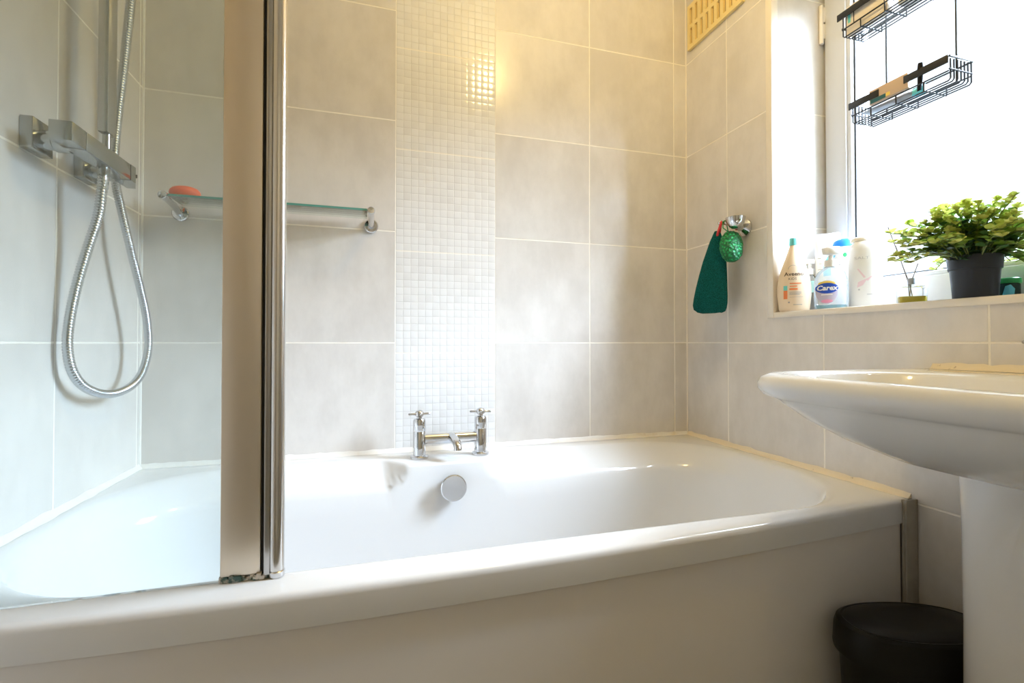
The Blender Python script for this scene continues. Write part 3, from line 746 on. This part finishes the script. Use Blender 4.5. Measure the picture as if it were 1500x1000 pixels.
MB().box((BC[0] - 0.100, BC[1] - 0.048, 0.310), (BC[0] - 0.098, BC[1] - 0.040, 0.325)).build('tab', M['rubber'], bn, 0)

# ---------------------------------------------------------------- things on the window sill
SILL = WIN_Z0
def local(loc, ang):
    c, s = math.cos(ang), math.sin(ang); L0 = Vector(loc)
    return lambda u, d_, z: (L0.x + u * c - d_ * s, L0.y + u * s + d_ * c, L0.z + z)      # u to the viewer's right, d_ away from the viewer
def face_cam(loc, extra=0.0):
    dx, dy = loc[0] - CAM.x, loc[1] - CAM.y
    return math.atan2(dy, dx) - PI / 2 + extra
def loft(fn, prof, n=36, pw=1.0, tilt=None):
    """prof: (half width, half depth, height[, centre u])"""
    rs = []
    for q in prof:
        w_, d_, z = q[:3]; cu = q[3] if len(q) > 3 else 0
        ring = []
        for i in range(n):
            t = 2 * PI * i / n
            ring.append(fn(cu + w_ * math.copysign(abs(math.cos(t)) ** pw, math.cos(t)), d_ * math.copysign(abs(math.sin(t)) ** pw, math.sin(t)), z))
        rs.append(ring)
    return MB().rings(rs)
def surf(prof, u, z, pw=1.0):
    for a, b_ in zip(prof, prof[1:]):
        if a[2] <= z <= b_[2]:
            f = (z - a[2]) / max(b_[2] - a[2], 1e-9)
            w_ = a[0] + (b_[0] - a[0]) * f; d_ = a[1] + (b_[1] - a[1]) * f
            cu = (a[3] if len(a) > 3 else 0) * (1 - f) + (b_[3] if len(b_) > 3 else 0) * f
            x = min(abs((u - cu) / w_), 0.995)
            ct = x ** (1 / pw); return -d_ * max(0.0, 1 - ct * ct) ** (0.5 * pw)
    return 0
def decal(fn, prof, shape, m, name, parent, pw=1.0, lift=0.0005):
    """shape: list of (u,z) polygons laid on the front of a bottle; refined so that they follow its curve"""
    bm = bmesh.new()
    for poly in shape:
        vs = [bm.verts.new((u, z, 0)) for u, z in poly]
        try: bm.faces.new(vs)
        except ValueError: pass
    bmesh.ops.triangulate(bm, faces=list(bm.faces))
    for _ in range(3):
        es = [e_ for e_ in bm.edges if e_.calc_length() > 0.004]
        if not es: break
        bmesh.ops.subdivide_edges(bm, edges=es, cuts=1); bmesh.ops.triangulate(bm, faces=list(bm.faces))
    bm.verts.index_update()
    mb = MB().add([fn(v_.co.x, surf(prof, v_.co.x, v_.co.y, pw) - lift, v_.co.y) for v_ in bm.verts], [[v_.index for v_ in f.verts] for f in bm.faces])
    bm.free(); return mb.build(name, m, parent, 0)
def rect(u0, z0, u1, z1): return [(u0, z0), (u1, z0), (u1, z1), (u0, z1)]
def ell(u, z, a, b_, n=28): return [(u + a * math.cos(2 * PI * i / n), z + b_ * math.sin(2 * PI * i / n)) for i in range(n)]
def lettering(txt, size, u, z, fn, prof, m, name, parent, pw=1.0, shear=0.0, lift=0.0008, bold=0.0, rot=0.0, sx=1.0):
    cu = bpy.data.curves.new('lettering', 'FONT'); cu.body = txt; cu.size = size; cu.align_x = 'CENTER'; cu.align_y = 'CENTER'
    cu.shear = shear; cu.offset = bold; cu.resolution_u = 2
    ob = bpy.data.objects.new('lettering', cu); COL.objects.link(ob)
    dg = bpy.context.evaluated_depsgraph_get(); dg.update()
    me = bpy.data.meshes.new_from_object(ob.evaluated_get(dg))
    c, s = math.cos(rot), math.sin(rot)
    pts = [(u + sx * v_.co.x * c - v_.co.y * s, z + sx * v_.co.x * s + v_.co.y * c) for v_ in me.vertices]
    mb = MB().add([fn(a, surf(prof, a, b_, pw) - lift, b_) for a, b_ in pts], [list(p_.vertices) for p_ in me.polygons])
    bpy.data.objects.remove(ob); bpy.data.meshes.remove(me)
    return mb.build(name, m, parent, 0)

# beige bottle with teal cap
loc = (1.142, -0.430, SILL + 0.0005)
fn = local(loc, face_cam(loc, 0.14))
pf = [(0.034, 0.022, 0.0), (0.0375, 0.025, 0.004), (0.0385, 0.026, 0.010), (0.042, 0.027, 0.045), (0.042, 0.027, 0.070), (0.0385, 0.026, 0.095), (0.030, 0.0235, 0.125), (0.0215, 0.020, 0.150), (0.0145, 0.0145, 0.172), (0.0105, 0.0105, 0.184), (0.0100, 0.0100, 0.186)]
bo = thing('shower_lotion_bottle', 'tall beige teardrop bottle with a teal cap at the left end of the sill', 'bottle', loc)
loft(fn, pf).build('body', M['beige_plastic'], bo, 50)
loft(fn, [(0.0112, 0.0112, 0.1862), (0.0118, 0.0118, 0.188), (0.0112, 0.0112, 0.206), (0.0098, 0.0098, 0.2075)]).build('cap', M['teal'], bo)
lettering('Aveeno', 0.0150, -0.003, 0.103, fn, pf, M['brown_ink'], 'lettering', bo, bold=0.0003)
lettering('KIDS', 0.0095, -0.007, 0.0895, fn, pf, M['brown_ink'], 'lettering', bo)
decal(fn, pf, [rect(-0.014, 0.0755, 0.014, 0.0785), rect(-0.014, 0.0675, 0.004, 0.0705)], M['orange_ink'], 'orange_print', bo)
decal(fn, pf, [rect(-0.015, 0.0585, 0.005, 0.0635)], M['orange_ink'], 'orange_band', bo)
decal(fn, pf, [rect(-0.015, 0.052 - 0.0034 * i, 0.014 - 0.004 * (i == 2), 0.0532 - 0.0034 * i) for i in range(3)] + [rect(-0.015, 0.0385, 0.018, 0.0392), rect(-0.018, 0.0225, -0.014, 0.0265), rect(-0.006, 0.017, 0.016, 0.0185)], M['grey_ink'], 'fine_print', bo)
decal(fn, pf, [rect(-0.0285, 0.058, -0.0195, 0.071)], M['teal'], 'teal_picture', bo)
decal(fn, pf, [rect(-0.0285, 0.034, -0.0195, 0.0575)], M['orange_ink'], 'orange_picture', bo)
arc = [( -0.0055 + 0.0115 * math.cos(t), 0.117 + 0.0115 * math.sin(t)) for t in [PI * i / 16 for i in range(17)]]
arc2 = [( -0.0055 + 0.0105 * math.cos(t), 0.117 + 0.0105 * math.sin(t)) for t in [PI * i / 16 for i in range(17)]]
decal(fn, pf, [[arc[i], arc[i + 1], arc2[i + 1], arc2[i]] for i in range(16)], M['grey_ink'], 'arch_mark', bo)

# small clear pump bottle behind it
loc = (1.207, -0.424, SILL + 0.0005); fn = local(loc, face_cam(loc))
pf = [(0.0165, 0.015, 0), (0.018, 0.017, 0.004), (0.018, 0.017, 0.085), (0.0165, 0.015, 0.096), (0.010, 0.010, 0.103), (0.009, 0.009, 0.107)]
bo = thing('pump_bottle', 'small pale aqua pump bottle just right of the beige bottle', 'bottle', loc)
loft(fn, pf).build('body', M['clear_plastic'], bo, 50)
loft(fn, [(0.0105, 0.0105, 0.1072), (0.0105, 0.0105, 0.124), (0.0045, 0.0045, 0.1245), (0.0045, 0.0045, 0.138), (0.012, 0.009, 0.1382), (0.0125, 0.009, 0.149), (0.011, 0.008, 0.1505)]).build('pump', M['white_plastic'], bo)
decal(fn, pf, [rect(-0.010, 0.055, 0.012, 0.088)], M['aqua_ink'], 'label_print', bo)

# clear handwash bottle with the oval label
loc = (1.145, -0.5405, SILL + 0.0005); fn = local(loc, face_cam(loc, 0.12))
pf = [(0.034, 0.019, 0), (0.0375, 0.022, 0.004), (0.038, 0.023, 0.02), (0.0385, 0.0235, 0.055), (0.0365, 0.0225, 0.080), (0.030, 0.020, 0.096), (0.018, 0.0155, 0.106), (0.0135, 0.0135, 0.109)]
bo = thing('handwash_bottle', 'clear handwash pump bottle with a blue oval label on the sill', 'bottle', loc)
loft(fn, pf).build('body', M['clear_plastic'], bo, 50)
loft(fn, [(0.033, 0.018, 0.002), (0.034, 0.019, 0.010)]).build('liquid', M['pale_liquid'], bo)
loft(fn, [(0.0150, 0.0150, 0.1092), (0.0150, 0.0150, 0.126), (0.006, 0.006, 0.1265), (0.005, 0.005, 0.140)]).build('collar', M['white_plastic'], bo)
ph = loft(fn, [(0.018, 0.010, 0.1402, 0.006), (0.0225, 0.0115, 0.143, 0.004), (0.022, 0.011, 0.158, 0.001), (0.018, 0.009, 0.161, 0.0)]); ph.build('pump_head', M['white_plastic'], bo)
decal(fn, pf, [ell(-0.012, 0.0425, 0.0235, 0.030)], M['violet_ink'], 'label_ground', bo, lift=0.0004)
decal(fn, pf, [ell(-0.012, 0.0190, 0.0125, 0.0045)], M['pink_ink'], 'pink_band', bo, lift=0.0007)
decal(fn, pf, [ell(-0.012, 0.0640, 0.0185, 0.0070)], M['yellow_ink'], 'yellow_arc', bo, lift=0.0007)
decal(fn, pf, [ell(-0.012, 0.0525, 0.0245, 0.0135)], M['navy_ink'], 'blue_oval', bo, lift=0.0010)
lettering('Carex', 0.0175, -0.012, 0.0525, fn, pf, M['white_ink'], 'lettering', bo, shear=0.15, lift=0.0014, bold=0.0006)
decal(fn, pf, [rect(-0.024, 0.0345, 0.0, 0.0375)], M['white_ink'], 'small_print', bo, lift=0.0008)

# squeeze tube standing on its cap, tall white bottle behind it
loc = (1.232, -0.447, SILL + 0.0005); fn = local(loc, face_cam(loc, 0.1))
tb = thing('squeeze_tube', 'tall white squeeze tube standing on its cap next to the window reveal', 'tube', loc)
pf = [(0.0185, 0.0185, 0.032), (0.0195, 0.0190, 0.05), (0.0205, 0.0155, 0.12), (0.0212, 0.0080, 0.185), (0.0215, 0.0015, 0.206), (0.0215, 0.0012, 0.222)]
loft(fn, pf).build('tube_body', M['white_plastic'], tb, 50)
loft(fn, [(0.017, 0.017, 0.0), (0.0175, 0.0175, 0.002), (0.0175, 0.0175, 0.031), (0.0165, 0.0165, 0.0318)]).build('cap', M['white_plastic'], tb)
for q_ in (rect(-0.016, 0.150, -0.008, 0.1515), rect(-0.016, 0.118, -0.004, 0.1195), rect(-0.012, 0.135, -0.004, 0.1360), rect(0.006, 0.182, 0.0085, 0.1845)): decal(fn, pf, [q_], M['grey_ink'], 'printed_line', tb)
loc = (1.2705, -0.447, SILL + 0.0005); fn = local(loc, face_cam(loc))
tb = thing('spray_can', 'slim tall white bottle rising behind the blue-topped shampoo bottle', 'bottle', loc)
loft(fn, [(0.017, 0.017, 0.0), (0.0185, 0.0185, 0.003), (0.0185, 0.0185, 0.165), (0.0165, 0.0165, 0.172)]).build('body', M['white_plastic'], tb)
loft(fn, [(0.0150, 0.0150, 0.1722), (0.0150, 0.0150, 0.222), (0.0135, 0.0135, 0.225)]).build('cap', M['white_plastic'], tb)

# white shampoo bottle with blue swoosh cap
loc = (1.225, -0.499, SILL + 0.0005); fn = local(loc, face_cam(loc, -0.05))
tb = thing('shampoo_bottle', 'white shampoo bottle with a bright blue slanted top and light blue flank', 'bottle', loc)
pf = [(0.034, 0.020, 0), (0.0365, 0.023, 0.004), (0.038, 0.0245, 0.05), (0.0385, 0.0245, 0.11), (0.036, 0.0235, 0.140, 0.002), (0.030, 0.021, 0.160, 0.006), (0.022, 0.018, 0.172, 0.008)]
loft(fn, pf).build('body', M['white_plastic'], tb, 50)
pc = [(0.0225, 0.0185, 0.1722, 0.008), (0.0245, 0.0185, 0.176, 0.007), (0.0225, 0.0175, 0.188, 0.010), (0.017, 0.014, 0.193, 0.012)]
loft(fn, pc).build('cap', M['blue'], tb, 50)
decal(fn, pf, [[(-0.036, 0.095), (-0.018, 0.095), (-0.018, 0.130), (0.0, 0.160), (-0.018, 0.160), (-0.030, 0.140), (-0.036, 0.125)]], M['light_blue'], 'blue_flank', tb)
for q_ in (rect(0.000, 0.128, 0.020, 0.1295), rect(0.000, 0.122, 0.016, 0.1235)): decal(fn, pf, [q_], M['pale_ink'], 'printed_line', tb)
decal(fn, pf, [ell(0.014, 0.148, 0.0045, 0.006)], M['green_lid'], 'green_mark', tb)

# large white bottle with pink print
loc = (1.215, -0.577, SILL + 0.0005); fn = local(loc, face_cam(loc, 0.05))
tb = thing('body_wash_bottle', 'large plain white bottle with a faint pink print left of the reed diffuser', 'bottle', loc)
pf = [(0.033, 0.022, 0), (0.036, 0.025, 0.004), (0.0365, 0.0255, 0.03), (0.0355, 0.0255, 0.12), (0.0335, 0.024, 0.150), (0.029, 0.022, 0.165), (0.022, 0.018, 0.172)]
loft(fn, pf, pw=0.8).build('body', M['white_plastic'], tb, 50)
loft(fn, [(0.0235, 0.0185, 0.1722, -0.006), (0.0240, 0.019, 0.174, -0.006), (0.0225, 0.0175, 0.181, -0.006), (0.019, 0.0145, 0.1825, -0.006)]).build('cap', M['cream_card'], tb)
lettering('SALT', 0.0095, -0.008, 0.127, fn, pf, M['pale_ink'], 'lettering', tb, 0.8, sx=1.5)
decal(fn, pf, [[(-0.018, 0.100), (-0.015, 0.100), (0.0, 0.078), (-0.004, 0.076)], [(-0.018, 0.052), (-0.006, 0.058), (0.004, 0.075), (-0.008, 0.070), (-0.016, 0.066)], [(0.0, 0.072), (0.010, 0.080), (0.014, 0.080), (0.004, 0.068)]], M['rose_ink'], 'pink_flower', tb, 0.8)
decal(fn, pf, [rect(0.002, 0.0335, 0.013, 0.0355), rect(-0.016, 0.045, -0.012, 0.049)], M['pale_ink'], 'small_print', tb, 0.8)

# reed diffuser
loc = (1.172, -0.714, SILL + 0.0005); fn = local(loc, face_cam(loc, 0.25))
rd = thing('reed_diffuser', 'square glass reed diffuser holding yellow oil beside the plant pot', 'reed diffuser', loc)
pf = [(0.0235, 0.018, 0), (0.0248, 0.0192, 0.002), (0.0248, 0.0192, 0.036), (0.0225, 0.017, 0.039), (0.0075, 0.0085, 0.0405), (0.0070, 0.0070, 0.044)]
loft(fn, pf, 40, 0.25).build('glass_bottle', M['diffuser_glass'], rd, 30)
loft(fn, [(0.0222, 0.0168, 0.0025), (0.0228, 0.0172, 0.0165)], 40, 0.25).build('oil', M['oil'], rd, 30)
loft(fn, [(0.0070, 0.0070, 0.0442), (0.0070, 0.0070, 0.058)]).build('collar', M['grey_tube'], rd)
for (u0, u1, z1) in ((0.004, -0.040, 0.180), (-0.003, -0.026, 0.135), (-0.004, 0.014, 0.092)):
    MB().tube([fn(u0, 0, 0.006), fn(u0 * 0.5 + u1 * 0.15, 0.001, 0.05), fn(u1, 0.006, z1)], 0.0011, 6).build('reed', M['reed'], rd)

# potted plant
loc = Vector((1.190, -0.822, SILL + 0.0005))
pl = thing('potted_plant', 'leafy yellow-green artificial plant in a charcoal pot on the window sill', 'plant', loc)
MB().lathe([(0.0325, 0), (0.0345, 0.001), (0.0390, 0.062), (0.0415, 0.0625), (0.0435, 0.088), (0.0430, 0.090), (0.0405, 0.090), (0.0395, 0.080), (0.0, 0.078)], loc, seg=48).build('pot', M['pot'], pl)
rng = random.Random(21)
lv, lf, lc = [], [], []
stems = MB()
DIF = Vector((1.172, -0.714))
def near_diffuser(p): return (Vector((p.x, p.y)) - DIF).length < 0.042
def add_leaf(p, d, size, tint):
    if near_diffuser(p) or p.z < SILL + 0.048 or p.y < WIN_Y1 + 0.055: return
    d = d.normalized(); up = Vector((rng.uniform(-.5, .5), rng.uniform(-.5, .5), 1)); sd = d.cross(up)
    sd = sd.normalized() if sd.length > 1e-4 else Vector((1, 0, 0)); nn = sd.cross(d).normalized()
    k = len(lv); W = size * rng.uniform(0.40, 0.50)
    out = [(0, 0, 0), (0.22, 0.72, .05), (0.5, 1.0, .10), (0.78, 0.78, .06), (1.0, 0.0, -.02), (0.78, -0.78, .06), (0.5, -1.0, .10), (0.22, -0.72, .05), (0.5, 0, 0.0)]
    for a, b_, h in out: lv.append(tuple(p + d * size * a + sd * W * b_ + nn * size * h * 1.6))
    for i in range(8): lf.append((k + i, k + (i + 1) % 8, k + 8)); lc.append(tint)
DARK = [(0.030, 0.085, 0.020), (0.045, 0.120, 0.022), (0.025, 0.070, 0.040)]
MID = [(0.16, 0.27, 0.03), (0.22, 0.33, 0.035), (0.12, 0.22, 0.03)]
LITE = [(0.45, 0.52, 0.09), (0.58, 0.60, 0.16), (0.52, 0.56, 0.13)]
base = loc + Vector((0, 0, 0.078))
for i in range(185):
    az = rng.uniform(0, 2 * PI); el = rng.uniform(-0.06, 1.0) * 1.45
    ln = 0.122 * rng.uniform(0.78, 1.08) * (0.92 + 0.16 * math.cos(el))
    if math.cos(az) > 0.2: ln *= 0.66                             # the pane side is pressed in
    hd = Vector((math.cos(az) * math.cos(el), math.sin(az) * math.cos(el), math.sin(el) * 1.0))
    p0 = base + Vector((math.cos(az), math.sin(az), 0)) * rng.uniform(0.0, 0.030) - Vector((0, 0, .004))
    pm = p0 + hd * ln * 0.55 + Vector((0, 0, 0.020)); p1 = p0 + hd * ln
    pts_ = catmull([p0, pm, p1], 6)
    if any(q.x > XF - 0.016 or near_diffuser(q) or q.z < SILL + 0.045 or q.y < WIN_Y1 + 0.05 for q in pts_): continue
    stems.tube(pts_, 0.0010, 5)
    nl = 9
    for k in range(1, nl + 1):
        f = k / nl; q = pts_[min(int(f * 12), 12)]
        if f < 0.25 and rng.random() < 0.5: continue
        for s in (0, 1):
            a = k * 1.6 + s * PI + rng.uniform(-.4, .4)
            dr = Vector((math.cos(a), math.sin(a), rng.uniform(-0.2, 0.5))) + hd * 0.6
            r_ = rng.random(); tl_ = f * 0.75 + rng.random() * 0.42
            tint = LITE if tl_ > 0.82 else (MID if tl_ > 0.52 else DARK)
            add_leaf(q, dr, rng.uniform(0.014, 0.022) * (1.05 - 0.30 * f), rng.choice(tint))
    for a in range(3): add_leaf(p1, hd + Vector((rng.uniform(-.8, .8), rng.uniform(-.8, .8), rng.uniform(-.2, .6))), 0.013, rng.choice(LITE))
stems.build('stems', M['stem'], pl)
bad = XF - 0.006
lv = [(min(x, bad), y, z) for x, y, z in lv]
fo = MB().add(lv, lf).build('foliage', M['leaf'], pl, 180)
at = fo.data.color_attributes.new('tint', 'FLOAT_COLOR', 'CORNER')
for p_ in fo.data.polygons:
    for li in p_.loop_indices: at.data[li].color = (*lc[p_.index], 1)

# small jar with a green lid behind the pot
loc = (1.262, -0.838, SILL + 0.0005); fn = local(loc, face_cam(loc))
jr = thing('lidded_jar', 'small dark jar with a green lid half hidden behind the plant pot', 'jar', loc)
pf = [(0.017, 0.017, 0), (0.0185, 0.0185, 0.002), (0.0185, 0.0185, 0.032), (0.017, 0.017, 0.034)]
loft(fn, pf).build('jar_body', M['jar'], jr)
loft(fn, [(0.0200, 0.0200, 0.0342), (0.0203, 0.0203, 0.036), (0.0198, 0.0198, 0.044), (0.018, 0.018, 0.0455)]).build('lid', M['green_lid'], jr)
decal(fn, pf, [[(-0.010, 0.003), (0.008, 0.003), (0.010, 0.022), (0.004, 0.031), (-0.004, 0.028)]], M['light_blue'], 'label_print', jr)

# ---------------------------------------------------------------- hanging wire caddy in front of the window
cx0, cx1 = 1.206, 1.280
cad = thing('hanging_caddy', 'two-tier black wire caddy hanging in front of the window pane', 'caddy', (1.28, -0.65, 1.46))
def basket(name, y0, y1, zb, zt, gaps):
    q = MB(); r = 0.0018
    for i in range(7):
        x = cx0 + 0.004 + (cx1 - cx0 - 0.008) * i / 6
        q.tube([(x, y0, zt), (x, y0, zb + 0.004), (x, y0 - 0.004, zb), (x, y1 + 0.004, zb), (x, y1, zb + 0.004), (x, y1, zt)], r, 6)
    for y in (y0, y1): q.tube([(cx0, y, zb + 0.024), (cx1, y, zb + 0.024)], r, 6)
    for x in (cx0, cx1): q.tube([(x, y0, zb + 0.020), (x, y1, zb + 0.020)], r, 6)
    for y in (y0 - 0.05, (y0 + y1) / 2, y1 + 0.05): q.tube([(cx0, y, zb + 0.020), (cx0, y, zb), (cx1, y, zb), (cx1, y, zb + 0.02)], r, 6)
    o = q.build(name, M['black_wire'], cad)
    q = MB()
    for ya, yb in gaps: q.box((cx0 - 0.004, yb, zt - 0.010), (cx0 - 0.0005, ya, zt + 0.008), 0.001)
    q.tube([(cx0 - 0.002, y1 - 0.002, zt + 0.004), (cx1, y1 - 0.002, zt + 0.004), (cx1, y0 + 0.002, zt + 0.004), (cx0 - 0.002, y0 + 0.002, zt + 0.004)], 0.0024, 8)
    q.build('basket_rim', M['black_wire'], o)
    return o
LB = (-0.552, -0.772, 1.467, 1.514); UB = (-0.528, -0.748, 1.709, 1.768)
basket('lower_basket', *LB, [(-0.546, -0.624), (-0.681, -0.772)]); basket('upper_basket', *UB, [(-0.516, -0.748)])
for y in (-0.592, -0.745):
    MB().tube([(cx1 - 0.004, y, LB[2] + 0.02), (cx1 - 0.004, y, 1.99), (cx1 + 0.006, y, 2.0)], 0.0024, 8).build('hanger_wire', M['black_wire'], cad)

def laid_box(name, label, cat, lo, hi, m, group=None):
    c = ((lo[0] + hi[0]) / 2, (lo[1] + hi[1]) / 2, lo[2])
    t_ = thing(name, label, cat, c, group); MB().box(lo, hi, 0.0012).build('carton', m, t_); return t_
z0 = LB[2] + 0.0022
bx = laid_box('cardboard_carton', 'narrow brown cardboard carton lying in the lower caddy basket', 'box', (1.2035, -0.690, z0 + 0.022), (1.2135, -0.600, z0 + 0.058), M['card'])
MB().box((1.2026, -0.640, z0 + 0.024), (1.2034, -0.603, z0 + 0.034)).build('dark_print', M['dark_teal'], bx, 0)
MB().box((1.2026, -0.650, z0 + 0.026), (1.2034, -0.641, z0 + 0.034)).build('yellow_print', M['yellow_ink'], bx, 0)
tt_ = thing('toothpaste_tube', 'silver-grey tube lying in front of the brown carton in the lower basket', 'tube', (1.226, -0.64, z0))
rs = []
for f, hw, hh in ((0, 0.016, 0.0012), (0.12, 0.0155, 0.004), (0.5, 0.0135, 0.010), (0.85, 0.0115, 0.0112), (0.9, 0.0075, 0.0075)):
    y = -0.572 - 0.130 * f
    rs.append([(1.228 + hw * math.cos(t), y, z0 + 0.013 + hh * math.sin(t) + 0.004 * (1 - f)) for t in [2 * PI * i / 20 for i in range(20)]])
MB().rings(rs).build('tube_body', M['grey_tube'], tt_)
MB().tube([(1.228, -0.6895, z0 + 0.0132), (1.228, -0.712, z0 + 0.0132)], 0.0095, 18).build('cap', M['teal'], tt_)
rz = thing('black_razor', 'black razor sticking up over the front rim of the lower basket', 'razor', (1.212, -0.715, z0 + 0.02))
MB().tube([(1.218, -0.704, z0 + 0.0035), (1.2105, -0.712, z0 + 0.030), (1.2075, -0.715, z0 + 0.055), (1.206, -0.716, z0 + 0.066)], [0.0035, 0.0055, 0.0065, 0.005], 12).build('handle', M['black_plastic'], rz)
MB().box((1.212, -0.718, z0 + 0.0004), (1.230, -0.692, z0 + 0.007), 0.002).build('razor_head', M['light_blue'], rz)
z1 = UB[2] + 0.0022
bx = laid_box('cream_carton', 'cream carton with a thin black border lying in the upper caddy basket', 'box', (1.212, -0.640, z1), (1.232, -0.535, z1 + 0.075), M['cream_card'])
w = MB()
for q in (((1.2112, -0.634, z1 + 0.022), (1.2118, -0.555, z1 + 0.0238)), ((1.2112, -0.5568, z1 + 0.0238), (1.2118, -0.555, z1 + 0.070)), ((1.2112, -0.634, z1 + 0.0238), (1.2118, -0.6322, z1 + 0.070))): w.box(*q)
w.build('border_line', M['black_plastic'], bx, 0)
MB().box((1.2112, -0.547, z1 + 0.030), (1.2118, -0.540, z1 + 0.055)).build('teal_print', M['teal'], bx, 0)
sm = thing('white_packet', 'white packet lying at the far end of the upper basket', 'packet', (1.245, -0.70, z1))
MB().box((1.224, -0.738, z1), (1.262, -0.655, z1 + 0.035), 0.004).build('carton', M['white_plastic'], sm)
